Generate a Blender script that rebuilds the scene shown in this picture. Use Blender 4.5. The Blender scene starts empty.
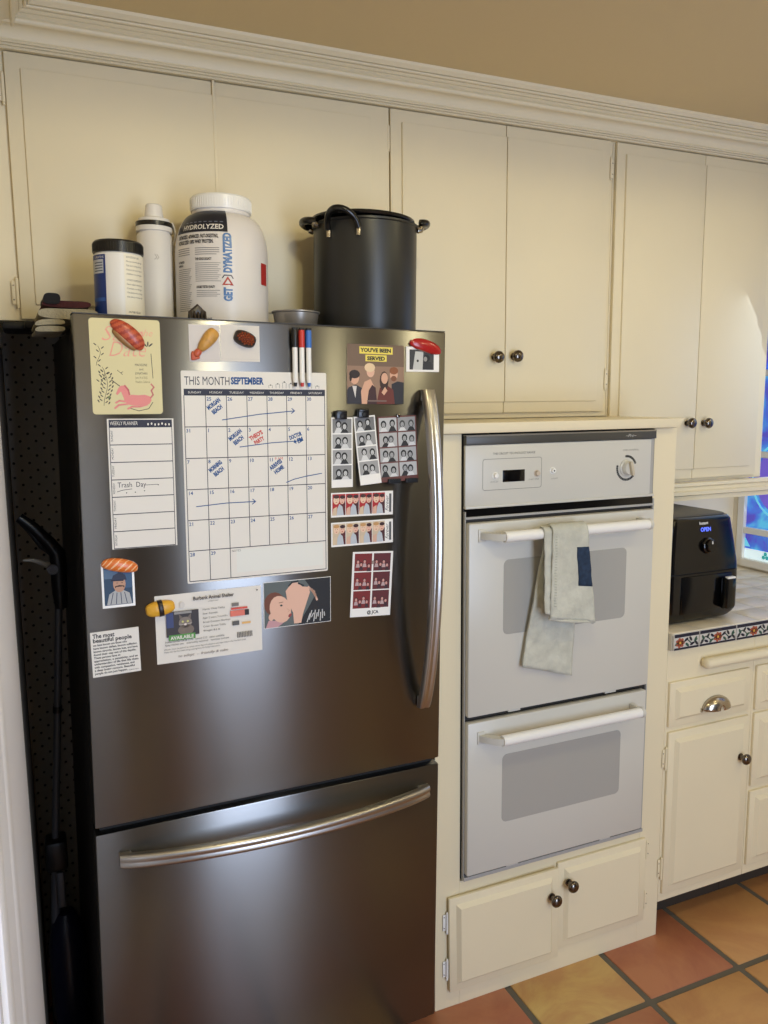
import bpy, bmesh, math, random
from mathutils import Vector, Matrix

random.seed(4)
SC = bpy.context.scene
COL = SC.collection
PI = math.pi

# ------------------------------------------------------------------ camera, world, lights, exposure
YAW, PITCH, ROLL = 0.4125654, 0.1402675, -0.0091630
def make_camera():
    f = Vector((math.sin(YAW)*math.cos(PITCH), math.cos(YAW)*math.cos(PITCH), -math.sin(PITCH)))
    r = f.cross(Vector((0, 0, 1))).normalized()
    u = r.cross(f)
    r2 = r*math.cos(ROLL) + u*math.sin(ROLL)
    u2 = -r*math.sin(ROLL) + u*math.cos(ROLL)
    cam = bpy.data.cameras.new('camera')
    cam.sensor_fit = 'HORIZONTAL'; cam.sensor_width = 36; cam.lens = 800.045/768*36
    cam.clip_start = 0.02
    o = bpy.data.objects.new('camera', cam); COL.objects.link(o)
    M = Matrix((r2, u2, -f)).transposed().to_4x4()
    M.translation = Vector((0, -1.6598, 1.56798))
    o.matrix_world = M
    SC.camera = o
make_camera()

vs = SC.view_settings
vs.view_transform = 'Standard'; vs.look = 'None'; vs.gamma = 1.0; vs.use_curve_mapping = False
vs.exposure = -0.95

w = bpy.data.worlds.new('world'); SC.world = w; w.use_nodes = True
w.node_tree.nodes['Background'].inputs[0].default_value = (0.55, 0.72, 1.0, 1)
w.node_tree.nodes['Background'].inputs[1].default_value = 1.0

WARM = (1.0, 0.88, 0.52)
def lamp(name, kind, loc, target, power, color, **kw):
    l = bpy.data.lights.new(name, kind); l.energy = power; l.color = color
    for k, v in kw.items(): setattr(l, k, v)
    o = bpy.data.objects.new(name, l); COL.objects.link(o); o.location = loc
    o.rotation_euler = (Vector(target)-Vector(loc)).to_track_quat('-Z', 'Y').to_euler()
    return o
for cx, cy, pw in ((0.53, -1.0, 26), (2.0, -1.1, 21), (0.68, -2.75, 34), (2.1, -2.5, 38)):
    lamp('ceiling_lamp', 'SPOT', (cx, cy, 2.33), (cx, cy, 0), pw, WARM, shadow_soft_size=0.04, spot_size=math.radians(175), spot_blend=0.12)
# daylight as area lamps
lamp('rear_daylight', 'AREA', (1.05, -3.27, 1.25), (1.05, 0.0, 1.25), 118, (0.62, 0.75, 1.0), shape='RECTANGLE', size=0.9, size_y=1.9)  # unseen daylight source; lamp added before the closed rear wall
lamp('sink_window_daylight', 'AREA', (2.44, 0.05, 1.5), (1.4, -0.4, 0.8), 5, (0.75, 0.86, 1.0), shape='RECTANGLE', size=0.9, size_y=0.9)

# ------------------------------------------------------------------ materials
def lin(c):
    c /= 255.0
    return c/12.92 if c <= 0.04045 else ((c+0.055)/1.055)**2.4
def rgb(r, g, b): return (lin(r), lin(g), lin(b), 1)
_m = {}
def mat(name, col, rough=0.5, metal=0.0, bump=0, bscale=40, var=0, vscale=8, coat=0, emit=None, estr=1, aniso=0):
    if name in _m: return _m[name]
    m = bpy.data.materials.new(name); m.use_nodes = True; nt = m.node_tree; b = nt.nodes['Principled BSDF']
    b.inputs['Base Color'].default_value = rgb(*col)
    b.inputs['Roughness'].default_value = rough; b.inputs['Metallic'].default_value = metal
    b.inputs['Coat Weight'].default_value = coat
    if aniso:
        b.inputs['Anisotropic'].default_value = aniso
        t = nt.nodes.new('ShaderNodeTangent'); t.direction_type = 'RADIAL'; t.axis = 'Z'; b.inputs['Anisotropic Rotation'].default_value = .25
        nt.links.new(t.outputs[0], b.inputs['Tangent'])
    if emit:
        b.inputs['Emission Color'].default_value = rgb(*emit); b.inputs['Emission Strength'].default_value = estr
    if bump or var:
        tc = nt.nodes.new('ShaderNodeTexCoord')
    if var:
        n = nt.nodes.new('ShaderNodeTexNoise'); n.inputs['Scale'].default_value = vscale; n.inputs['Detail'].default_value = 5
        nt.links.new(tc.outputs['Object'], n.inputs['Vector'])
        mx = nt.nodes.new('ShaderNodeMix'); mx.data_type = 'RGBA'; mx.blend_type = 'MULTIPLY'
        mx.inputs['Factor'].default_value = 1
        rp = nt.nodes.new('ShaderNodeValToRGB'); rp.color_ramp.elements[0].position = .3; rp.color_ramp.elements[1].position = .7
        v = 1-var; rp.color_ramp.elements[0].color = (v, v, v, 1); rp.color_ramp.elements[1].color = (1, 1, 1, 1)
        nt.links.new(n.outputs['Fac'], rp.inputs[0]); nt.links.new(rp.outputs[0], mx.inputs['B'])
        mx.inputs['A'].default_value = rgb(*col); nt.links.new(mx.outputs['Result'], b.inputs['Base Color'])
    if bump:
        n2 = nt.nodes.new('ShaderNodeTexNoise'); n2.inputs['Scale'].default_value = bscale; n2.inputs['Detail'].default_value = 3
        nt.links.new(tc.outputs['Object'], n2.inputs['Vector'])
        bp = nt.nodes.new('ShaderNodeBump'); bp.inputs['Strength'].default_value = bump; bp.inputs['Distance'].default_value = .002
        nt.links.new(n2.outputs['Fac'], bp.inputs['Height']); nt.links.new(bp.outputs[0], b.inputs['Normal'])
    _m[name] = m
    return m
def flat(r, g, b, rough=0.6):
    return mat('ink_%d_%d_%d' % (r, g, b), (r, g, b), rough)

CREAM = mat('cream_paint', (232, 219, 186), .5, bump=.25, bscale=18, var=.04, vscale=3)
CEIL = mat('ceiling_paint', (212, 190, 144), .9, bump=.2, bscale=60)
REARDARK = mat('rear_wall_dark', (74, 64, 54), .8)  # unseen rear walls coloured dark so the steel mirrors a dark room
WALLP = mat('wall_paint', (232, 218, 190), .8, bump=.1, bscale=80)
OVEN = mat('oven_enamel', (203, 200, 190), .3)
OVENGL = mat('oven_window_glass', (166, 164, 158), .2)
WHITEPL = mat('white_plastic', (238, 236, 230), .3)
BLACKPL = mat('black_plastic', (14, 14, 15), .3)
BLACKMAT = mat('black_matte', (16, 16, 17), .6)
GLOSSBLK = mat('gloss_black', (4, 4, 5), .14)
KNOB = mat('dark_nickel_knob', (112, 104, 96), .2, 1.0)
CHROME = mat('polished_nickel', (186, 176, 160), .22, 1.0)
STRIPGREY = mat('oven_dark_trim', (70, 68, 62), .35)
PAPER = mat('paper_white', (228, 223, 214), .55)
GLOSSPAPER = mat('photo_paper', (242, 240, 236), .25)
INK = flat(30, 30, 36)
GAP = mat('gap_shadow_black', (12, 11, 10), .8)

def steel_material():
    m = mat('brushed_stainless', (124, 123, 121), .3, 1.0, aniso=.88)
    nt = m.node_tree; b = nt.nodes['Principled BSDF']
    tc = nt.nodes.new('ShaderNodeTexCoord'); mp = nt.nodes.new('ShaderNodeMapping')
    mp.inputs['Scale'].default_value = (3, 3, 900)
    n = nt.nodes.new('ShaderNodeTexNoise'); n.inputs['Scale'].default_value = 1.0; n.inputs['Detail'].default_value = 2
    nt.links.new(tc.outputs['Object'], mp.inputs[0]); nt.links.new(mp.outputs[0], n.inputs['Vector'])
    mr = nt.nodes.new('ShaderNodeMapRange'); mr.inputs['To Min'].default_value = .275; mr.inputs['To Max'].default_value = .295
    nt.links.new(n.outputs['Fac'], mr.inputs[0]); nt.links.new(mr.outputs[0], b.inputs['Roughness'])
    return m
STEEL = steel_material()
HSTEEL = mat('handle_steel', (182, 178, 172), .3, 1.0)

# ------------------------------------------------------------------ mesh building
class MB:
    def __init__(s): s.v = []; s.f = []; s.m = []; s.sm = []
    def face(s, pts, m, smooth=False):
        i = len(s.v); s.v += [Vector(p) for p in pts]; s.f.append(tuple(range(i, i+len(pts)))); s.m.append(m); s.sm.append(smooth); return s
    def mesh(s, verts, faces, m, smooth=False):
        i = len(s.v); s.v += [Vector(p) for p in verts]
        for f in faces: s.f.append(tuple(i+k for k in f)); s.m.append(m); s.sm.append(smooth)
        return s
    def box(s, x0, x1, y0, y1, z0, z1, m, M=None, bev=0):
        if bev:
            b = min(bev, (x1-x0)/2.01, (y1-y0)/2.01, (z1-z0)/2.01)
            bm = bmesh.new(); bmesh.ops.create_cube(bm, size=1)
            for v in bm.verts: v.co = Vector(((x0+x1)/2+v.co.x*(x1-x0), (y0+y1)/2+v.co.y*(y1-y0), (z0+z1)/2+v.co.z*(z1-z0)))
            bmesh.ops.bevel(bm, geom=bm.edges[:], offset=b, segments=2, profile=.5, affect='EDGES')
            vs_ = [v.co.copy() for v in bm.verts]; bm.verts.index_update()
            fs = [[v.index for v in f.verts] for f in bm.faces]; sf = [min(e.calc_length() for e in f.edges) < b*1.3 for f in bm.faces]; bm.free()
            if M: vs_ = [M@p for p in vs_]
            n_ = len(s.sm); s.mesh(vs_, fs, m, True); s.sm[n_:] = sf
            return s
        p = [(x0, y0, z0), (x1, y0, z0), (x1, y1, z0), (x0, y1, z0), (x0, y0, z1), (x1, y0, z1), (x1, y1, z1), (x0, y1, z1)]
        if M: p = [M@Vector(q) for q in p]
        return s.mesh(p, [(0, 3, 2, 1), (4, 5, 6, 7), (0, 1, 5, 4), (1, 2, 6, 5), (2, 3, 7, 6), (3, 0, 4, 7)], m)
    def prism(s, poly, a0, a1, m, axis='y', smooth=False, bev=0):
        # poly of (x,z) counter-clockwise seen from -y; extruded along axis
        def P(u, v, a):
            return Vector((u, a, v)) if axis == 'y' else Vector((a, u, v)) if axis == 'x' else Vector((u, v, a))
        n = len(poly)
        if bev:
            bm = bmesh.new()
            A = [bm.verts.new(P(u, v, a0)) for u, v in poly]; B = [bm.verts.new(P(u, v, a1)) for u, v in poly]
            bm.faces.new(A); bm.faces.new(B[::-1])
            for i in range(n): bm.faces.new((A[(i+1) % n], A[i], B[i], B[(i+1) % n]))
            bmesh.ops.recalc_face_normals(bm, faces=bm.faces[:])
            bmesh.ops.bevel(bm, geom=bm.edges[:], offset=bev, segments=2, profile=.5, affect='EDGES')
            bm.verts.index_update()
            n_ = len(s.sm); s.mesh([v.co.copy() for v in bm.verts], [[v.index for v in f.verts] for f in bm.faces], m, True); s.sm[n_:] = [min(e.calc_length() for e in f.edges) < bev*1.3 for f in bm.faces]; bm.free(); return s
        vs_ = [P(u, v, a0) for u, v in poly]+[P(u, v, a1) for u, v in poly]
        fs = [tuple(range(n)), tuple(range(2*n-1, n-1, -1))]
        s.mesh(vs_, fs, m)
        s.mesh(vs_, [((i+1) % n, i, n+i, n+(i+1) % n) for i in range(n)], m, smooth)
        return s
    def lathe(s, prof, m, c=(0, 0, 0), seg=32, M=None, a0=0, a1=2*PI, smooth=True):
        # prof list of (r, z)
        full = abs(a1-a0-2*PI) < 1e-6; k = seg if full else seg+1
        vs_ = []
        for r, z in prof:
            for i in range(k):
                a = a0+(a1-a0)*i/seg
                vs_.append(Vector((c[0]+r*math.cos(a), c[1]+r*math.sin(a), c[2]+z)))
        if M: vs_ = [M@p for p in vs_]
        fs = []
        for j in range(len(prof)-1):
            for i in range(seg):
                i2 = (i+1) % k
                fs.append((j*k+i, j*k+i2, (j+1)*k+i2, (j+1)*k+i))
        return s.mesh(vs_, fs, m, smooth)
    def tube(s, path, r, m, seg=12, cap=True, flatx=None):
        path = [Vector(p) for p in path]; n = len(path)
        rr = r if isinstance(r, (list, tuple)) else [r]*n
        vs_ = []; up = None
        for i, p in enumerate(path):
            t = (path[min(i+1, n-1)]-path[max(i-1, 0)]).normalized()
            if up is None:
                up = Vector((0, 0, 1)) if abs(t.z) < .9 else Vector((0, 1, 0))
            x = t.cross(up).normalized(); up = x.cross(t).normalized()
            for k in range(seg):
                a = 2*PI*k/seg
                sx = rr[i]*(flatx[0] if flatx else 1); sy = rr[i]*(flatx[1] if flatx else 1)
                vs_.append(p+x*math.cos(a)*sx+up*math.sin(a)*sy)
        fs = [(j*seg+k, j*seg+(k+1) % seg, (j+1)*seg+(k+1) % seg, (j+1)*seg+k) for j in range(n-1) for k in range(seg)]
        s.mesh(vs_, fs, m, True)
        if cap:
            s.face(vs_[:seg][::-1], m); s.face(vs_[-seg:], m)
        return s
    def grid(s, fn, nu, nv, m, smooth=True, thick=0):
        P = [[Vector(fn(i/nu, j/nv)) for i in range(nu+1)] for j in range(nv+1)]
        vs_ = [p for r in P for p in r]
        fs = [(j*(nu+1)+i, j*(nu+1)+i+1, (j+1)*(nu+1)+i+1, (j+1)*(nu+1)+i) for j in range(nv) for i in range(nu)]
        return s.mesh(vs_, fs, m, smooth)
    def ell(s, cx, cz, rx, rz, y, m, seg=14, rot=0, a0=0, a1=2*PI):
        n = seg
        pts = []
        for i in range(n if a1-a0 > 6.28 else n+1):
            a = a0+(a1-a0)*i/n
            px, pz = rx*math.cos(a), rz*math.sin(a)
            pts.append((cx+px*math.cos(rot)-pz*math.sin(rot), y, cz+px*math.sin(rot)+pz*math.cos(rot)))
        return s.face(pts, m)
    def rect(s, x0, x1, z0, z1, y, m): return s.face([(x0, y, z0), (x1, y, z0), (x1, y, z1), (x0, y, z1)], m)
    def poly(s, pts, y, m): return s.face([(p[0], y, p[1]) for p in pts], m)
    def stroke(s, pts, wd, y, m):
        for (ax, az), (bx, bz) in zip(pts, pts[1:]):
            d = Vector((bx-ax, bz-az)); L = d.length
            if L < 1e-7: continue
            d /= L; nx, nz = -d.y*wd/2, d.x*wd/2; e = wd*.25
            s.face([(ax-d.x*e+nx, y, az-d.y*e+nz), (ax-d.x*e-nx, y, az-d.y*e-nz), (bx+d.x*e-nx, y, bz+d.y*e-nz), (bx+d.x*e+nx, y, bz+d.y*e+nz)], m)
        return s
    def text(s, body, x, z, size, y, m, rot=0, width=None, bold=0, align='LEFT', shear=0):
        vs_, fs = text_geo(body, bold, align, shear)
        if not vs_: return s
        sx = size
        if width is not None:
            w0 = max(v[0] for v in vs_)-min(v[0] for v in vs_)
            sx = width/max(w0, 1e-6)
        c, sn = math.cos(rot), math.sin(rot)
        s.mesh([(x+v[0]*sx*c-v[1]*size*sn, y, z+v[0]*sx*sn+v[1]*size*c) for v in vs_], fs, m)
        return s
    def map(s, fn, i0=0):
        for i in range(i0, len(s.v)): s.v[i] = Vector(fn(s.v[i]))
        return s
    def xf(s, M, i0=0):
        for i in range(i0, len(s.v)): s.v[i] = M@s.v[i]
        return s
_tg = {}
def text_geo(body, bold, align, shear):
    k = (body, bold, align, shear)
    if k in _tg: return _tg[k]
    cu = bpy.data.curves.new('t', 'FONT'); cu.body = body; cu.size = 1; cu.resolution_u = 2; cu.offset = bold; cu.align_x = align; cu.shear = shear
    ob = bpy.data.objects.new('t', cu); COL.objects.link(ob)
    dg = bpy.context.evaluated_depsgraph_get(); ev = ob.evaluated_get(dg); me = ev.to_mesh()
    r = ([tuple(v.co) for v in me.vertices], [tuple(p.vertices) for p in me.polygons])
    ev.to_mesh_clear(); bpy.data.objects.remove(ob); bpy.data.curves.remove(cu)
    _tg[k] = r
    return r

OFF = {}
def build(name, mb, parent=None, bevel=0, sharp=35, solid=0, sub=0, merge=True):
    me = bpy.data.meshes.new(name)
    off = OFF.get(parent.name, Vector()) if parent else Vector()
    me.from_pydata([tuple(v-off) for v in mb.v], [], mb.f)
    mats = []
    for mm in mb.m:
        if mm not in mats: mats.append(mm)
    for mm in mats: me.materials.append(mm)
    idx = {mm: i for i, mm in enumerate(mats)}
    me.polygons.foreach_set('material_index', [idx[mm] for mm in mb.m])
    me.polygons.foreach_set('use_smooth', mb.sm)
    if merge:
        bm = bmesh.new(); bm.from_mesh(me)
        bmesh.ops.remove_doubles(bm, verts=bm.verts[:], dist=2e-6)
        bm.to_mesh(me); bm.free()
    me.update()
    me.set_sharp_from_angle(angle=math.radians(sharp))
    o = bpy.data.objects.new(name, me); COL.objects.link(o)
    if parent: o.parent = parent; OFF[o.name] = off.copy()
    if solid:
        md = o.modifiers.new('solid', 'SOLIDIFY'); md.thickness = solid; md.offset = 0
    if sub:
        md = o.modifiers.new('sub', 'SUBSURF'); md.levels = sub; md.render_levels = sub
    if bevel:
        md = o.modifiers.new('bevel', 'BEVEL'); md.width = bevel; md.segments = 2; md.limit_method = 'ANGLE'; md.angle_limit = math.radians(40)
        md.harden_normals = False
    return o
def tag(o, label=None, cat=None, group=None, kind=None):
    if label: o['label'] = label
    if cat: o['category'] = cat
    if group: o['group'] = group
    if kind: o['kind'] = kind
    return o
def thing(name, label, cat, loc=(0, 0, 0), group=None, matrix=None):
    # an Empty; children meshes are given in world coordinates unless a matrix is given (then in its local frame)
    o = bpy.data.objects.new(name, None); COL.objects.link(o); o.empty_display_size = .05
    if matrix is not None: o.matrix_world = matrix; OFF[o.name] = Vector()
    else: o.location = loc; OFF[o.name] = Vector(loc)
    return tag(o, label, cat, group)
def struct(name, mb, **k): return tag(build(name, mb, **k), kind='structure')
def copy_tree(o, parent=None, off=None):
    c = o.copy(); COL.objects.link(c)
    if parent is not None: c.parent = parent
    OFF[c.name] = OFF.get(o.name, Vector()).copy()
    for ch in list(o.children): copy_tree(ch, c)
    return c

# fridge frame: w to the right along the doors, d inwards, z up (the fridge leans by one degree)
FR = Matrix.Translation((0.051418, -0.09, 0)) @ Matrix.Rotation(0.0168457, 4, 'Y') @ Matrix.Rotation(0.0340654, 4, 'Z')
def FM(wd, d, z): return FR @ Matrix.Translation((wd, d, z))

# ------------------------------------------------------------------ the room
ZC = 2.357; XL = -0.052; XR = 2.46; YB = 0.60
mb = MB()
GR = mat('floor_grout', (98, 92, 80), .85, bump=.5, bscale=120)
mb.box(-1.6, 2.6, -3.3, .7, -.05, -.004, GR)
tile_mats = []
def tile_mat(i, c1, c2):
    m = mat('clay_tile_%d' % i, c1, .42, bump=.35, bscale=14)
    nt = m.node_tree; b = nt.nodes['Principled BSDF']
    tc = nt.nodes.new('ShaderNodeTexCoord'); n = nt.nodes.new('ShaderNodeTexNoise'); n.inputs['Scale'].default_value = 4.5; n.inputs['Detail'].default_value = 6
    n.inputs['Roughness'].default_value = .65; n.inputs['Distortion'].default_value = .8
    nt.links.new(tc.outputs['Object'], n.inputs['Vector'])
    rp = nt.nodes.new('ShaderNodeValToRGB'); rp.color_ramp.elements[0].position = .38; rp.color_ramp.elements[1].position = .62
    rp.color_ramp.elements[0].color = rgb(*c1); rp.color_ramp.elements[1].color = rgb(*c2)
    nt.links.new(n.outputs['Fac'], rp.inputs[0]); nt.links.new(rp.outputs[0], b.inputs['Base Color'])
    return m
TC = dict(red=((164, 100, 72), (178, 118, 82)), yel=((205, 172, 104), (186, 140, 88)), tan=((198, 150, 94), (184, 132, 84)),
          org=((190, 138, 84), (172, 112, 70)), brn=((156, 100, 70), (170, 116, 80)))
TM = {k: tile_mat(i, *v) for i, (k, v) in enumerate(TC.items())}
P = .3117; GX, GY = 1.0771, .1114
spec = {(0, -1): 'yel', (1, -1): 'red', (2, -1): 'tan', (3, -1): 'org', (-1, -1): 'red', (2, 0): 'brn', (3, 0): 'brn', (1, -2): 'tan', (2, -2): 'tan',
        (0, -2): 'red', (3, -2): 'tan', (1, 0): 'org'}
rnd = random.Random(11)
for i in range(-9, 5):
    for j in range(-11, 2):
        x0 = GX+i*P+.009; x1 = GX+(i+1)*P-.009; y0 = GY+j*P+.009; y1 = GY+(j+1)*P-.009
        x0 = max(x0, -1.6); x1 = min(x1, 2.6); y0 = max(y0, -3.3); y1 = min(y1, .7)
        if x1-x0 < .02 or y1-y0 < .02: continue
        k = spec.get((i, j)) or rnd.choice(['red', 'tan', 'org', 'yel', 'brn'])
        mb.box(x0, x1, y0, y1, -.02, 0, TM[k], bev=.0045)
struct('floor', mb)
# plain ceiling; its lamps are bare spot lights without modelled cans
mb = MB(); mb.box(-1.6, 2.6, -3.3, .7, ZC, ZC+.05, CEIL); struct('ceiling', mb)
mb = MB(); mb.box(-.15, 2.6, YB, YB+.1, 0, ZC, WALLP); struct('wall_back', mb)
# left wall stub: white cased wall end beside the refrigerator alcove, then an open passage
WLEFT = mat('white_trim_paint', (232, 230, 232), .42, bump=.1, bscale=20)
ALCDARK = mat('alcove_dark_tone', (120, 110, 98), .7, bump=.15, bscale=60)  # darker, browner tone on the wall inside the alcove
mb = MB(); mb.box(-.18, XL-.001, -1.06, -.128, 0, ZC, WALLP); mb.box(-.18, XL-.0035, -.128, YB, 0, 1.70, ALCDARK)
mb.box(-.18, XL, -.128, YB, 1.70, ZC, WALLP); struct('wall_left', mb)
mb = MB()   # wide flat casing board with stepped profile
mb.box(XL-.001, XL+.004, -.93, -.128, 0, 1.66, WLEFT)
mb.box(XL, XL+.0055, -1.0, -.925, 0, 1.66, WLEFT, bev=.002); mb.box(XL, XL+.0042, -.80, -.70, 0, 1.66, WLEFT, bev=.0015)
mb.box(-.18, XL+.005, -1.075, -1.055, 0, ZC, WLEFT)
struct('trim_1', mb)
# right wall with the window
WY0, WY1, WZ0, WZ1 = -.45, .546, .955, 1.95
mb = MB()
mb.box(XR, XR+.12, WY1+.03, YB+.1, 0, ZC, WALLP); mb.box(XR, XR+.12, -1.3, WY0-.03, 0, ZC, WALLP); mb.box(XR, XR+.12, -3.3, -1.3, 0, ZC, REARDARK)  # unseen rear stretch darkened for the steel's reflection
mb.box(XR, XR+.12, WY0-.03, WY1+.03, 0, WZ0-.03, WALLP); mb.box(XR, XR+.12, WY0-.03, WY1+.03, WZ1+.03, ZC, WALLP)
struct('wall_right', mb)
WF = mat('window_frame_paint', (240, 236, 226), .4)
mb = MB()
mb.box(XR-.004, XR+.1, WY1, WY1+.03, WZ0-.03, WZ1+.03, WF); mb.box(XR-.004, XR+.1, WY0-.03, WY0, WZ0-.03, WZ1+.03, WF)
mb.box(XR-.004, XR+.1, WY0, WY1, WZ1, WZ1+.03, WF); mb.box(XR-.012, XR+.1, WY0, WY1, WZ0-.03, WZ0, WF)
for zz in (1.062, 1.352, 1.65): mb.box(XR-.002, XR+.03, WY0, WY1, zz-.012, zz+.012, WF)
mb.box(XR-.002, XR+.03, .03, .055, WZ0, WZ1, WF)
win = struct('window_1', mb, bevel=.003)
def stained():
    m = bpy.data.materials.new('stained_glass'); m.use_nodes = True; nt = m.node_tree; b = nt.nodes['Principled BSDF']
    tc = nt.nodes.new('ShaderNodeTexCoord')
    n = nt.nodes.new('ShaderNodeTexNoise'); n.inputs['Scale'].default_value = 6; n.inputs['Detail'].default_value = 4; n.inputs['Distortion'].default_value = 1.5
    nt.links.new(tc.outputs['Object'], n.inputs['Vector'])
    rp = nt.nodes.new('ShaderNodeValToRGB'); e = rp.color_ramp.elements
    e[0].position = .36; e[0].color = rgb(84, 78, 190); e[1].position = .62; e[1].color = rgb(90, 190, 235)
    q = rp.color_ramp.elements.new(.48); q.color = rgb(70, 120, 225)
    nt.links.new(n.outputs['Fac'], rp.inputs[0]); nt.links.new(rp.outputs[0], b.inputs['Base Color']); nt.links.new(rp.outputs[0], b.inputs['Emission Color'])
    b.inputs['Emission Strength'].default_value = .85; b.inputs['Roughness'].default_value = .15
    return m
SG = stained()
LITW = mat('daylit_clear_glass', (220, 240, 245), .2, emit=(225, 245, 250), estr=1.0)
LITC = mat('daylit_cyan_glass', (110, 205, 235), .2, emit=(120, 215, 240), estr=.9)
LITP = mat('daylit_purple_glass', (110, 90, 200), .2, emit=(120, 100, 215), estr=.8)
LITG = mat('daylit_green_glass', (60, 170, 170), .2, emit=(60, 170, 170), estr=.8)
mb = MB()
XG = XR+.012
mb.box(XG, XG+.006, WY0, WY1, WZ0, WZ1, SG)
def yz(pts, dx, m): mb.face([(XG-dx, p[0], p[1]) for p in pts], m)
yz([(WY0, WZ0), (WY1, WZ0), (WY1, .992), (WY0, .992)], .001, LITW)
for cy, cz, rr in ((.38, 1.26, .15), (.1, 1.2, .16), (-.2, 1.26, .15)):
    for ra, rb, mm in ((rr, rr-.008, LITC), (rr-.02, 0, LITP)):
        pts = [(cy+ra*math.cos(t*PI/16), cz+ra*math.sin(t*PI/16)) for t in range(32)]
        if rb == 0: yz([p for p in pts if True], .0012, mm)
        else:
            for t in range(32):
                a, b2 = t*PI/16, (t+1)*PI/16
                yz([(cy+ra*math.cos(a), cz+ra*math.sin(a)), (cy+ra*math.cos(b2), cz+ra*math.sin(b2)), (cy+rb*math.cos(b2), cz+rb*math.sin(b2)), (cy+rb*math.cos(a), cz+rb*math.sin(a))], .0014, mm)
for cy in (.45, .2, -.05):
    for a in (90, 210, 330):
        c0, c1 = cy+.009*math.cos(math.radians(a)), .974+.009*math.sin(math.radians(a))
        yz([(c0+.008*math.cos(t*PI/5), c1+.008*math.sin(t*PI/5)) for t in range(10)], .0018, LITG)
    yz([(cy+.07, 1.0), (cy+.1, 1.04), (cy+.13, 1.0)], .0018, LITC)
build('pane', mb, win)
# rear and far-left walls, the far-left one with an opening
mb = MB(); mb.box(-1.7, 2.6, -3.4, -3.3, 0, ZC, REARDARK); struct('wall_rear', mb)
mb = MB(); mb.box(-1.7, -1.6, -3.3, -.6, 0, .4, REARDARK); mb.box(-1.7, -1.6, -3.3, -3.1, .4, ZC, REARDARK); mb.box(-1.7, -1.6, -1.9, -.6, .4, ZC, REARDARK)
mb.box(-1.7, -1.6, -3.1, -1.9, 1.95, ZC, REARDARK); mb.box(-1.7, -.18, -.7, -.6, 0, ZC, REARDARK); struct('wall_far_left', mb)
# crown moulding
def crown_profile():
    B, T = Vector((.2515, 2.287)), Vector((.166, ZC)); d = T-B; nrm = Vector((-.64, -.77))
    key = [(0, .004), (.045, .004), (.05, .0005), (.065, .0005), (.07, .0045), (.105, .0045), (.11, .001), (.125, .001), (.13, .005), (.165, .005), (.17, .001), (.19, .001)]
    for i in range(9):
        u = i/8; key.append((.19+.31*u, .001-.007*math.sin(PI*u)+.003*u))
    key += [(.50, .0075), (.515, .0095), (.56, .0105), (.60, .0085), (.61, .002), (.63, .0015), (.635, .004), (.69, .005), (.695, .001), (.71, .001), (.715, .0035), (.775, .0045), (.78, .0015), (.80, .0015), (.81, .0065), (.84, .0075), (.86, .0065), (.865, .002), (.885, .002), (.89, .007), (1.0, .008)]
    pts = [(.272, 2.2845), (.252, 2.2845)]
    for s_, o in key:
        p = B+d*s_+nrm*o; pts.append((p.x, min(p.y, ZC)))
    pts += [(.160, ZC), (.272, ZC)]
    return pts
prof = crown_profile()
mb = MB(); mb.prism(prof[::-1], XL, XR, CREAM, axis='x', smooth=True)
struct('trim_2', mb, sharp=25)
mb = MB(); lp = [(XL-.001+(.272-y)*1.0, z) for y, z in prof]
mb.prism(lp, -1.05, .262, CREAM, axis='y', smooth=True)
struct('trim_3', mb, sharp=25)
# ------------------------------------------------------------------ cabinets
def door_slab(mb, x0, x1, z0, z1, yf, lips, m=None, lip=.03, lipr=None, t=.018, raise_=.0065):
    # slab whose outer border steps down; lips: string of sides L R T B that carry the step
    m = m or CREAM
    mb.box(x0, x1, yf+raise_, yf+t, z0, z1, m, bev=.002)
    a0 = x0+(lip if 'L' in lips else 0); a1 = x1-((lipr or lip) if 'R' in lips else 0); b0 = z0+(lip if 'B' in lips else 0); b1 = z1-(lip if 'T' in lips else 0)
    mb.box(a0, a1, yf, yf+t*.6, b0, b1, m, bev=.0028)
def raised_door(mb, x0, x1, z0, z1, yf, m=None, lip=.02, t=.018, bevw=.010):
    m = m or CREAM
    mb.box(x0, x1, yf+.009, yf+t+.001, z0, z1, m, bev=.003)
    a0, a1, b0, b1 = x0+lip, x1-lip, z0+lip, z1-lip
    i0, i1, j0, j1 = a0+bevw, a1-bevw, b0+bevw, b1-bevw
    V = [(a0, yf+.009, b0), (a1, yf+.009, b0), (a1, yf+.009, b1), (a0, yf+.009, b1), (i0, yf, j0), (i1, yf, j0), (i1, yf, j1), (i0, yf, j1)]
    mb.mesh(V, [(4, 5, 6, 7), (0, 1, 5, 4), (1, 2, 6, 5), (2, 3, 7, 6), (3, 0, 4, 7)], m)
def knob_mb(x, y, z, r=.0165):
    mb = MB(); M = Matrix.Translation((x, y, z)) @ Matrix.Rotation(PI/2, 4, 'X')
    prof = [(.0, -.001), (r*.62, -.001), (r*.62, .002), (r*.36, .004), (r*.34, .011), (r*.6, .014)]
    for i in range(9):
        a = -1.0+i*(PI/2+1.0)/8
        prof.append((r*math.cos(a), .023+r*.62*math.sin(a)))
    mb.lathe(prof, KNOB, M=M, seg=24)
    # turned rings on the face
    return mb
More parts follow.
